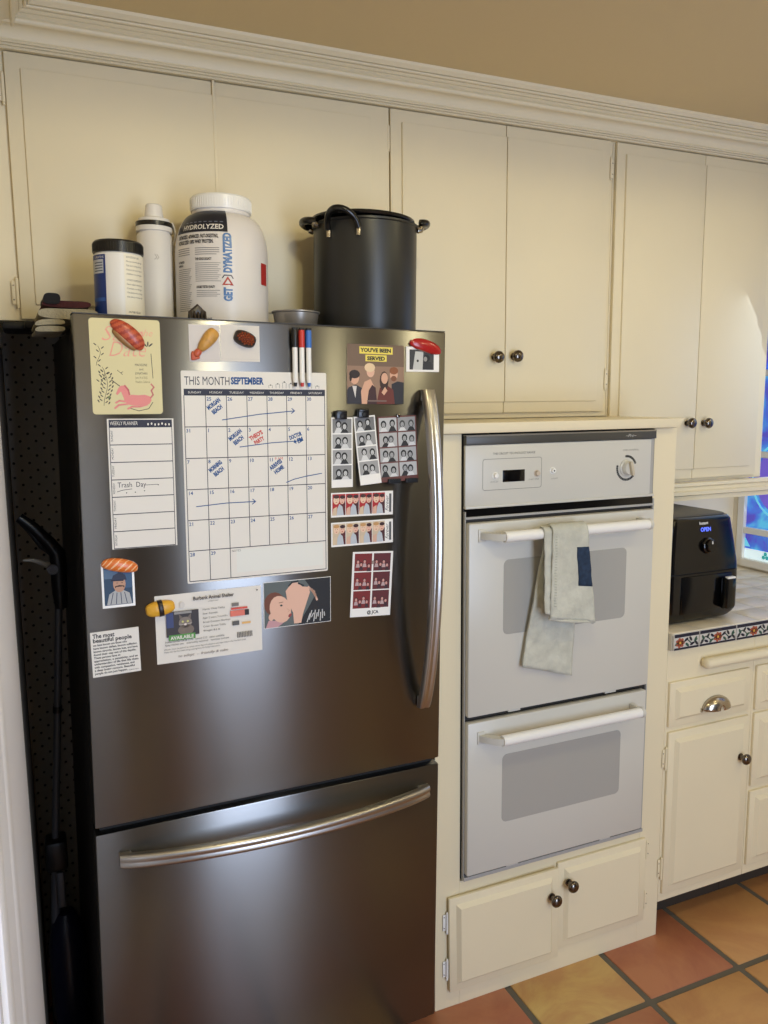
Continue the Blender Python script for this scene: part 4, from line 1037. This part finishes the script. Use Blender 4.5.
for c in range(2):
    for r in range(3):
        x0_ = .005+c*.0455; z1_ = -.004-r*.0415
        mb.rect(x0_, x0_+.0415, z1_-.039, z1_, y, flat(120, 30, 28) if c == 0 else flat(92, 30, 34))
        for k in range(4):
            px = x0_+.008+k*.0085+r_.uniform(-.001, .001); pz = z1_-.018-(k % 2)*.008+r_.uniform(-.002, .002)
            mb.poly([(px-.005, pz-.012), (px+.005, pz-.012), (px+.003, pz-.004), (px-.003, pz-.004)], y-E0, flat(60, 34, 40) if k % 2 else flat(186, 160, 160))
            mb.ell(px, pz+.001, .0040, .0046, y-2*E0, flat(48, 24, 26), 9); mb.ell(px, pz, .0028, .0036, y-3*E0, flat(206, 150, 140), 9)
mb.ell(.049, -.024, .0035, .0045, y-4*E0, flat(150, 130, 124), 10)
mb.text('@ JCA', .040, -h_+.006, .010, y, INK, width=.028, bold=.03)
one('photo_strip', mb, 'white-bordered sheet of six dark red group photos, lowest right on the door', 'photo strip', .5485, 1.2500, rot=-.048+.0)

# black clips and markers
def clip_mb():
    mb = MB(); mb.box(-.0125, .0125, -.010, 0, -.019, 0, BLACKPL, bev=.002); mb.box(-.011, .011, -.0125, -.009, -.0065, -.001, BLACKPL, bev=.001); mb.lathe([(.005, 0), (.004, .0015), (0, .0018)], BLACKMAT, M=Matrix.Translation((0, -.010, -.012)) @ Matrix.Rotation(PI/2, 4, 'X'), seg=14)
    return mb
one('magnet_clip', clip_mb(), 'small black magnetic clip holding the leftmost photo booth strip', 'magnet', .5185, 1.5545, d=-.0015, group='black magnetic clips')
one('magnet_clip', clip_mb(), 'small black magnetic clip holding the curling photo booth strip', 'magnet', .5690, 1.5580, d=-.0015, group='black magnetic clips')
for k, (mx_, lb) in enumerate(((.638, 'left black magnet at the foot of the double photo strip'), (.681, 'right black magnet at the foot of the double photo strip'))):
    mb = MB(); mb.box(-.015, .015, -.0095, -.005, -.005, .005, BLACKMAT, bev=.001); mb.box(-.012, .012, -.010, -.0093, -.003, .003, BLACKPL)
    one('bar_magnet', mb, lb, 'magnet', mx_+.006, 1.4015, d=0, group='black bar magnets')
mb = MB(); mb.box(-.004, .004, -.008, -.003, -.004, .004, KNOB, bev=.0015); one('button_magnet', mb, 'tiny grey magnet on the top edge of the double photo strip', 'magnet', .6525, 1.543, d=0)
mark0 = None
for k, (cname, cc, mx_) in enumerate((('black', (20, 20, 22), .4175), ('red', (196, 54, 44), .4322), ('blue', (52, 110, 190), .4469))):
    lb = '%s-capped white dry-erase marker, %s, overlapping the calendar top' % (cname, ('leftmost of the three', 'middle of the three', 'rightmost of the three')[k])
    t = paper('marker', lb, 'marker', mx_, 1.602, rot=.012, group='dry-erase markers on the door', d=-.0095)
    cm = mat('marker_cap_%s' % cname, cc, .35)
    mb = MB(); mb.lathe([(.0001, .006), (.0042, .008), (.0054, .014), (.0054, .080), (.0001, .080)], WHITEPL, seg=16); mb.lathe([(.0001, 0), (.003, 0), (.0036, .006), (.0036, .009), (.0001, .009)], cm, seg=14); build('barrel', mb, t)
    mb = MB(); mb.lathe([(.0001, .078), (.0062, .078), (.0064, .080), (.0064, .109), (.0058, .1125), (.0001, .1125)], cm, seg=18); cpx = build('cap', mb, t)
    mb = MB(); mb.box(-.0055, .0055, -.006, .002, .1125, .117, BLACKMAT, bev=.001); mb.box(-.004, .004, .004, .0092, .088, .104, BLACKMAT); build('eraser', mb, cpx)

# sushi magnets
def blob(mb, L, Wd, H, m, curve=0, taper=.0, nu=24, nv=12, zflat=.35, stripes=None, m2=None, M=None, arch=0, ex=.55):
    # a half-cushion lying on the door: long axis x, across z, bulging to -y
    def fn(u, v):
        a = -PI/2+PI*u; r = max(0, math.cos(a))**ex
        x = L/2*math.sin(a); b = PI*v
        ww_ = Wd/2*r*(1-taper*math.sin(a))
        return (x, -H*r*math.sin(b)**.7-.0002, ww_*math.cos(b)+curve*(1-(2*u-1)**2)+arch*x*x/(L*L/4))
    i0 = len(mb.v)
    P_ = [[Vector(fn(i/nu, j/nv)) for i in range(nu+1)] for j in range(nv+1)]
    vs_ = [p for r in P_ for p in r]
    for j in range(nv):
        for i in range(nu):
            mm = m
            if stripes and ((i*1.0+j*stripes[1]) % stripes[0]) < stripes[2]: mm = m2
            mb.mesh([P_[j][i], P_[j][i+1], P_[j+1][i+1], P_[j+1][i]], [(0, 1, 2, 3)], mm, True)
    mb.face([P_[0][i] for i in range(nu+1)][::-1]+[], m) if False else None
    if M: mb.xf(M, i0)
    return mb
SHR = mat('magnet_shrimp_orange', (190, 88, 58), .3, bump=.3, bscale=90); SHR2 = mat('magnet_shrimp_dark', (160, 60, 42), .35)
t = paper('sushi_magnet', 'red-orange curved sushi magnet pinning the unicorn card', 'magnet', .0925, 1.6905, rot=-.72, d=-.001)
mb = MB(); blob(mb, .074, .031, .013, SHR, ex=.85, curve=.004, nu=48, nv=16, stripes=(6, .5, 2.1), m2=SHR2, taper=-.1); build('topping', mb, t)
mb = MB(); blob(mb, .054, .013, .009, mat('magnet_dark_glaze', (150, 110, 66), .35), curve=-.001, ex=.8, M=Matrix.Translation((.002, 0, -.0095))); build('underside', mb, t)
t = paper('sushi_magnet', 'golden fried shrimp magnet with a red tail on the left white square', 'magnet', .242, 1.6870, rot=.88, d=-.0015)
TEMP = mat('magnet_tempura_gold', (212, 158, 76), .4, bump=.9, bscale=160, var=.3, vscale=70)
mb = MB(); blob(mb, .052, .025, .013, TEMP, taper=-.25); build('body', mb, t)
mb = MB(); blob(mb, .018, .014, .008, SHR, M=Matrix.Translation((-.031, 0, 0)))
for a in (-.6, 0, .6): blob(mb, .016, .006, .004, SHR, M=Matrix.Translation((-.041, 0, .007*a)) @ Matrix.Rotation(-a, 4, 'Y'))
build('tail', mb, t)
t = paper('sushi_magnet', 'dark roe sushi roll magnet on the right white square', 'magnet', .3155, 1.6930, rot=-.35, d=-.0015)
NORI = mat('magnet_nori', (40, 28, 24), .4)
mb = MB(); blob(mb, .044, .030, .016, NORI); build('seaweed_wrap', mb, t)
mb = MB(); ROE = mat('magnet_roe', (126, 54, 26), .25)
for i in range(40):
    a = i*2.4; q = math.sqrt(i/40)
    px, pz = .0170*q*math.cos(a), .0112*q*math.sin(a); ph = 0
    mb.lathe([(.0001, -.0026), (.0018, -.0018), (.0026, 0), (.0018, .0018), (.0001, .0026)], ROE, (px, -.0160+.004*q*q, pz), 8)
build('roe_beads', mb, t)
t = paper('sushi_magnet', 'orange and white striped salmon sushi magnet above the trading card', 'magnet', .0645, 1.2580, rot=-.20, d=-.0012)
SAL = mat('magnet_salmon', (224, 116, 44), .3); SALW = mat('magnet_salmon_fat', (244, 196, 150), .35)
mb = MB(); blob(mb, .068, .026, .011, SAL, ex=.75, stripes=(7, .9, 1.6), m2=SALW, curve=.003, nu=56, nv=16); build('topping', mb, t)
t = paper('sushi_magnet', 'yellow egg sushi magnet with a black band on the shelter sheet', 'magnet', .1370, 1.1700, rot=.13, d=-.0035)
mb = MB(); blob(mb, .056, .030, .014, mat('magnet_egg_yellow', (226, 170, 52), .4, bump=.6, bscale=120), taper=.05); build('body', mb, t)
mb = MB(); mb.grid(lambda u, v: (-.0045+.009*u, -(.0150)*math.sin(PI*v)**.7-.0002, .0158*math.cos(PI*v)), 3, 14, NORI); build('seaweed_band', mb, t, solid=.001)
t = paper('sushi_magnet', 'glossy red tuna sushi magnet above the small instant photo', 'magnet', .7200, 1.6900, rot=-.24, d=-.0012)
mb = MB(); blob(mb, .080, .028, .008, mat('magnet_tuna_red', (170, 34, 32), .2), ex=.95, curve=.004, taper=.0); build('topping', mb, t)
mb = MB(); blob(mb, .050, .012, .006, mat('magnet_rice', (150, 120, 110), .5, bump=.8, bscale=200), M=Matrix.Translation((-.001, 0, -.004))); build('rice', mb, t)

# ------------------------------------------------------------------ things on top of the refrigerator (they lean with it)
D = .19; ZF = 1.7125
def ontop(name, label, cat, wd, d=D, **k): return thing(name, label, cat, matrix=FM(wd, d, ZF), **k)
def wrap(mb, r, phi0, i0=0, rf=None):
    # maps flat (x, y_offset, z) to the cylinder facing the camera; rf(z) gives radius
    for i in range(i0, len(mb.v)):
        p = mb.v[i]; R_ = (rf(p.z) if rf else r)
        a = phi0+p.x/r; rr2 = R_-p.y
        mb.v[i] = Vector((rr2*math.sin(a), -rr2*math.cos(a), p.z))
def label_rect(mb, x0, x1, z0, z1, y, m, n=12, nz=1):
    for i in range(n):
        a, b = lerp(x0, x1, i/n), lerp(x0, x1, (i+1)/n)
        for j in range(nz): mb.rect(a, b, lerp(z0, z1, j/nz), lerp(z0, z1, (j+1)/nz), y, m)
# jar with blue label
t = ontop('supplement_jar', 'short round white jar with black lid and dark blue label panel, leftmost', 'jar', .1035, d=.15)
r = .0470; mb = MB(); JW = mat('jar_white', (232, 228, 220), .4); mb.lathe([(.0001, 0), (r-.003, 0), (r, .004), (r, .143), (r-.004, .148), (.0001, .148)], JW, seg=48); bd = build('body', mb, t)
mb = MB(); mb.lathe([(r-.002, .146), (r+.001, .146), (r+.001, .166), (r-.002, .1695), (.0001, .1695)], BLACKPL, seg=64)
for i in range(60):
    a = i*2*PI/60; mb.box(-.0006, .0006, r+.0005, r+.0018, .148, .164, BLACKPL, M=Matrix.Rotation(a, 4, 'Z'))
build('lid', mb, t)
mb = MB(); y = -.0006; BL = mat('label_navy', (24, 52, 116), .35)
label_rect(mb, -.075, -.0275, .004, .150, y, BL); label_rect(mb, -.075, -.032, .112, .140, y-E0, flat(190, 192, 196)); mb.text('CREATINE', -.055, .1425, .006, y-E0, PAPER, width=.024)
for i in range(4): label_rect(mb, -.058, -.034, .116+i*.0055, .118+i*.0055, y-2*E0, flat(70, 80, 100), 4)
label_rect(mb, -.072, -.030, .055, .0625, y-E0, flat(52, 90, 160)); label_rect(mb, .008, .070, .004, .152, y, mat('label_cream', (236, 228, 206), .45))
for i, l in enumerate(('SUGGESTED USE', 'Mix one scoop with water daily', 'Take after training with food', 'Keep dry and out of reach of', 'children in a cool place', 'OTHER INGREDIENTS', 'None added whatsoever', 'Contains no allergens', 'Manufactured in a facility', 'that also processes milk')): mb.text(l, .012, .144-i*.0085-(.004 if i > 4 else 0), .0052, y-E0, flat(90, 84, 76), width=min(.038, .0019*len(l)+.004))
mb.text('DISTRIBUTED BY', .014, .032, .0055, y-E0, INK, width=.028); mb.text('ask your physician before use', .014, .025, .0045, y-E0, flat(90, 84, 76), width=.034)
for i in range(18):
    if (i*5) % 3: mb.rect(.018+i*.0015, .0188+i*.0015, .004, .016, y-E0, INK)
for v in mb.v: v.z *= .935
wrap(mb, r, -.09); build('label', mb, bd)
# white water bottle
t = ontop('water_bottle', 'slim white water bottle with black collar, carry strap and narrow cap', 'bottle', .191, d=.238)
WB = mat('bottle_white_matte', (228, 222, 212), .45); r = .0365
mb = MB(); mb.lathe([(.0001, 0), (r-.003, 0), (r, .004), (r, .196), (r-.004, .202), (r-.004, .206), (.0001, .206)], WB, seg=48); bd = build('body', mb, t)
mb = MB(); mb.stroke([(-.003, .156), (.001, .150), (-.004, .146)], .0012, -.0004, flat(180, 172, 160)); mb.stroke([(.001, .156), (.005, .150), (.001, .146)], .0012, -.0004, flat(180, 172, 160)); wrap(mb, r, -.1); build('mark', mb, bd)
mb = MB(); mb.lathe([(r-.006, .204), (r+.001, .204), (r+.001, .213), (r-.001, .2135)], WB, seg=40); mb.lathe([(r-.004, .2135), (r+.0015, .2135), (r+.0015, .222), (r-.003, .223), (.0001, .223)], BLACKPL, seg=40)
mb.lathe([(r-.003, .222), (r-.004, .229), (.02, .233), (.0195, .238), (.0170, .256), (.0145, .2585), (.0001, .259)], WB, seg=36); build('cap', mb, t)
mb = MB()
mb.grid(lambda u, v: ((r-.002)+.007*math.sin(PI*min(1, u*1.25))+.002, -.007+.014*v, .226-.055*u), 14, 2, WB); build('strap', mb, t, solid=.003)
t.scale = (1, 1, 1.046)
# protein tub
t = ontop('protein_tub', 'large white protein powder tub with wide lid and printed label', 'tub', .3258, d=.20)
TB = mat('tub_white', (222, 216, 210), .35); r = .0985
def tub_r(z):
    if z < .165: return r
    u = min(1, (z-.165)/.085); return r-.040*(1-math.sqrt(max(0, 1-u*u)))-.0*u
mb = MB(); mb.lathe([(.0001, 0), (r-.004, 0), (r, .005)]+[(tub_r(z), z) for z in [.02+.145*i/4 for i in range(5)]+[.165+.085*i/12 for i in range(1, 13)]]+[(.0605, .252), (.0605, .262)], TB, seg=64); bd = build('body', mb, t)
mb = MB(); mb.lathe([(.058, .258), (.0635, .258), (.0645, .260), (.0645, .284), (.062, .2875), (.0001, .2885)], WHITEPL, seg=64)
for i in range(72): mb.box(-.0007, .0007, .0640, .0652, .262, .281, WHITEPL, M=Matrix.Rotation(i*2*PI/72, 4, 'Z'))
build('lid', mb, t)
mb = MB(); y = -.0006; CH = mat('label_charcoal', (30, 32, 42), .35)
for i in range(16):
    x0_, x1_ = lerp(-.13, .004, i/16), lerp(-.13, .004, (i+1)/16)
    for j in range(12): 
        z0_, z1_ = lerp(.203, .252, j/12), lerp(.203, .252, (j+1)/12)
        mb.rect(x0_, x1_, z0_, z1_, y, CH)
mb.text('HYDROLYZED', -.105, .2085, .014, y-E0*3, PAPER, width=.10, bold=.02)
for i in range(8): label_rect(mb, -.1+i*.0125, -.0925+i*.0125, .223, .2245, y-E0*3, flat(120, 124, 140), 2)
mb.text('INSTANTIZED, ADVANCED, FAST-DIGESTING,', -.118, .1905, .0105, y, INK, width=.102, bold=.03); mb.text('HYDROLYZED 100% WHEY PROTEIN.', -.118, .1795, .0105, y, INK, width=.092, bold=.03)
GT = flat(120, 116, 116)
mb.text('GOURMET CHOCOLATE', -.062, .0255, .0062, y, INK, width=.030, bold=.03)
for i in range(4): label_rect(mb, -.118, -.080, .1700-i*.0042, .1712-i*.0042, y, GT, 5); label_rect(mb, -.066, -.014+(-.006 if i == 3 else 0), .1695-i*.0042, .1707-i*.0042, y, GT, 6)
mb.text('THE GOLD LEGACY', -.066, .1460, .0068, y, INK, width=.036, bold=.03); mb.text('PATENTED', -.118, .142, .0062, y, INK, width=.022, bold=.03); mb.text('FORMULA', -.118, .135, .0062, y, INK, width=.018, bold=.03)
for i in range(10): label_rect(mb, -.066, -.012-(i % 3)*.003, .1395-i*.0040, .1405-i*.0040, y, GT, 6)
GR2 = GT
for i in range(22): label_rect(mb, -.118, -.076-(i % 4)*.002, .129-i*.0040, .130-i*.0040, y, GT, 5)
mb.text('DOUBLE TESTED QUALITY', -.064, .0900, .0068, y, INK, width=.040, bold=.03)
for i in range(4): label_rect(mb, -.064, -.014-(i % 2)*.006, .0845-i*.0038, .0855-i*.0038, y, GT, 6)
BV = mat('label_blue', (74, 116, 168), .35)
wrap(mb, r, -.16, rf=tub_r); build('label', mb, bd); mb = MB()
mb.text('DYMATIZED', .010, .121, .023, y, BV, rot=PI/2, width=.080, bold=.06); mb.text('GET', .010, .064, .023, y, BV, rot=PI/2, width=.028, bold=.06)
mb.poly([(-.010, .096), (.014, .096), (.002, .114)], y, flat(176, 66, 54)); mb.poly([(-.004, .099), (.008, .099), (.002, .108)], y-E0, TB); mb.stroke([(-.009, .110), (-.005, .116), (.009, .116), (.013, .110)], .002, y, NAV)
wrap(mb, r, -.16, rf=tub_r); tag(build('logo', mb, bd), 'blue vertical lettering')
mb = MB(); label_rect(mb, .085, .11, .105, .150, y, flat(170, 40, 36), 4); wrap(mb, r, -.16, rf=tub_r); tag(build('emblem', mb, bd), 'red printed emblem')
# small dark clip in front of tub
t = ontop('hair_clip', 'small dark brown claw clip at the foot of the protein tub', 'hair clip', .2420, d=.079)
mb = MB(); HB = mat('clip_brown', (52, 42, 34), .4)
mb.tube([(-.013, 0, .012), (0, -.001, .019), (.013, 0, .012)], .006, HB, 10)
for i in range(5):
    x = -.012+i*.006
    for s_ in (-1, 1): mb.tube([(x, s_*.004, .016), (x, s_*.012, .010), (x, s_*.006, .0015)], [.003, .0022, .0012], HB, 6)
build('jaws', mb, t)
t.scale = (1.15, 1.15, 2.1)
# bowl
t = ontop('bowl', 'shallow grey metal bowl between the protein tub and the stockpot', 'bowl', .4795, d=.16)
mb = MB(); mb.lathe([(.0001, 0), (.034, 0), (.036, .003), (.047, .030), (.0505, .052), (.0535, .054), (.0535, .0565), (.050, .057), (.044, .034), (.033, .006), (.0001, .005)], mat('bowl_pewter', (150, 144, 138), .35, .5), seg=40); build('shell', mb, t)
# stockpot
t = ontop('stockpot', 'tall black stockpot with side handles and a dark lid lying loosely on it', 'pot', .6580, d=.182)
POT = mat('pot_anodized', (46, 46, 45), .36, .35); r = .119
mb = MB(); mb.lathe([(.0001, 0), (r-.006, 0), (r-.001, .005), (r, .01), (r, .242), (r+.003, .244), (r+.003, .248), (r-.003, .249), (r-.003, .02), (.0001, .02)], POT, seg=72); build('body', mb, t)
PB = mat('pot_handle_black', (14, 14, 14), .25)
def pot_handle(ang, drop=0.0):
    M = Matrix.Rotation(ang, 4, 'Z')
    mb = MB(); pts = []
    for i in range(17):
        a = PI*i/16; pts.append(M @ Vector((.036*math.cos(a), -(r+.002)-.024*math.sin(a), .2475+.004*math.sin(a)-drop)))
    mb.tube(pts, .0082, PB, 12)
    hd = build('handle', mb, t)
    for s_ in (-1, 1):
        mm = MB(); mm.tube([M @ Vector((s_*.036, -(r-.004), .240)), M @ Vector((s_*.036, -(r+.004), .242)), M @ Vector((s_*.036, -(r+.006), .2475))], .0070, CHROME, 10); build('rivet_bracket', mm, hd)
pot_handle(-1.80); pot_handle(1.34, -.008)
mb = MB(); LZ = .252
Ml = Matrix.Translation((-.006, 0, LZ)) @ Matrix.Rotation(math.radians(1.0), 4, 'Y')
mb.lathe([(.0001, -.001), (r-.008, -.001), (r-.001, .001), (r+.001, .004), (r, .008), (r*.8, .014), (r*.3, .018), (.0001, .019)], PB, M=Ml, seg=64)
ld = build('lid', mb, t)
for ph in (-65, -31):
    a = math.radians(ph); mb = MB()
    mb.tube([((r+.004)*math.sin(a), -(r+.004)*math.cos(a), z) for z in (.228, .208)], .0052, CHROME, 10); build('bracket', mb, t)
mb = MB(); pts = []
for i in range(19):
    u = i/18; a = math.radians(-65+34*u); q = math.sin(PI*u)
    R_ = r+.007+.026*q**.8; pts.append((R_*math.sin(a), -R_*math.cos(a), .224+.034*q**.55))
mb.tube(pts, .0070, PB, 12); build('front_handle', mb, t)
t.scale = (1, 1, 1.045)

# towels and garment at the left edge of the refrigerator top
def folded(mb, x0, x1, y0, y1, z0, h, m, layers=2, droop=.01, ph=0):
    for k in range(layers):
        zz0 = z0+k*h/layers; hh = h/layers*.92
        def fn(u, v, zz0=zz0, hh=hh, k=k):
            a = 2*PI*v
            cy = lerp(y0, y1, u)
            cx = (x0+x1)/2; ax = (x1-x0)/2
            sx = math.copysign(abs(math.cos(a))**.55, math.cos(a)); sz = math.copysign(abs(math.sin(a))**.75, math.sin(a))
            x = cx+ax*sx
            z = zz0+hh/2+hh/2*sz-droop*max(0, (cx-x)/ax)**2+.0010*math.sin(x*60+cy*30+k*2+ph)
            return (x, cy+.002*math.sin(x*70+k), z)
        mb.grid(fn, 14, 28, m)
        mb.face([fn(0, j/28) for j in range(28)], m, True); mb.face([fn(1, j/28) for j in range(28)][::-1], m, True)
TWL = mat('towel_beige', (160, 150, 124), .95, bump=.9, bscale=180, var=.25, vscale=30)
t = ontop('folded_towel', 'folded beige towel hanging over the top left edge of the refrigerator', 'towel', -.005, d=.14)
mb = MB(); folded(mb, -.047, .060, -.045, .12, .012, .021, TWL, 1, .002)
folded(mb, -.053, -.0005, -.045, .12, -.012, .023, TWL, 2, .004, 1.3)
build('cloth', mb, t)
GAR = mat('garment_maroon', (70, 26, 28), .9, bump=.7, bscale=120, var=.3, vscale=25); GARB = mat('garment_black', (20, 19, 24), .9)
t = ontop('garment', 'crumpled maroon and black garment lying over the folded towel', 'clothing', .02, d=.17)
mb = MB(); folded(mb, -.062, .026, -.045, .10, .0365, .014, GAR, 1, .002, 1); build('cloth', mb, t)
mb = MB(); folded(mb, -.060, -.030, -.050, .06, .042, .022, GARB, 1, .002, 2); build('collar', mb, t)
t = thing('black_pouch', 'flat black pouch tucked under the wall cabinet left of the towel', 'pouch', (0, .2, 1.70))
mb = MB(); mb.box(-.043, .034, .262, .40, 1.7235, 1.7405, BLACKMAT, bev=.006); mb.box(.0, .028, .215, .262, 1.722, 1.738, BLACKMAT, bev=.006); build('cloth', mb, t)
bpy.context.view_layer.update()
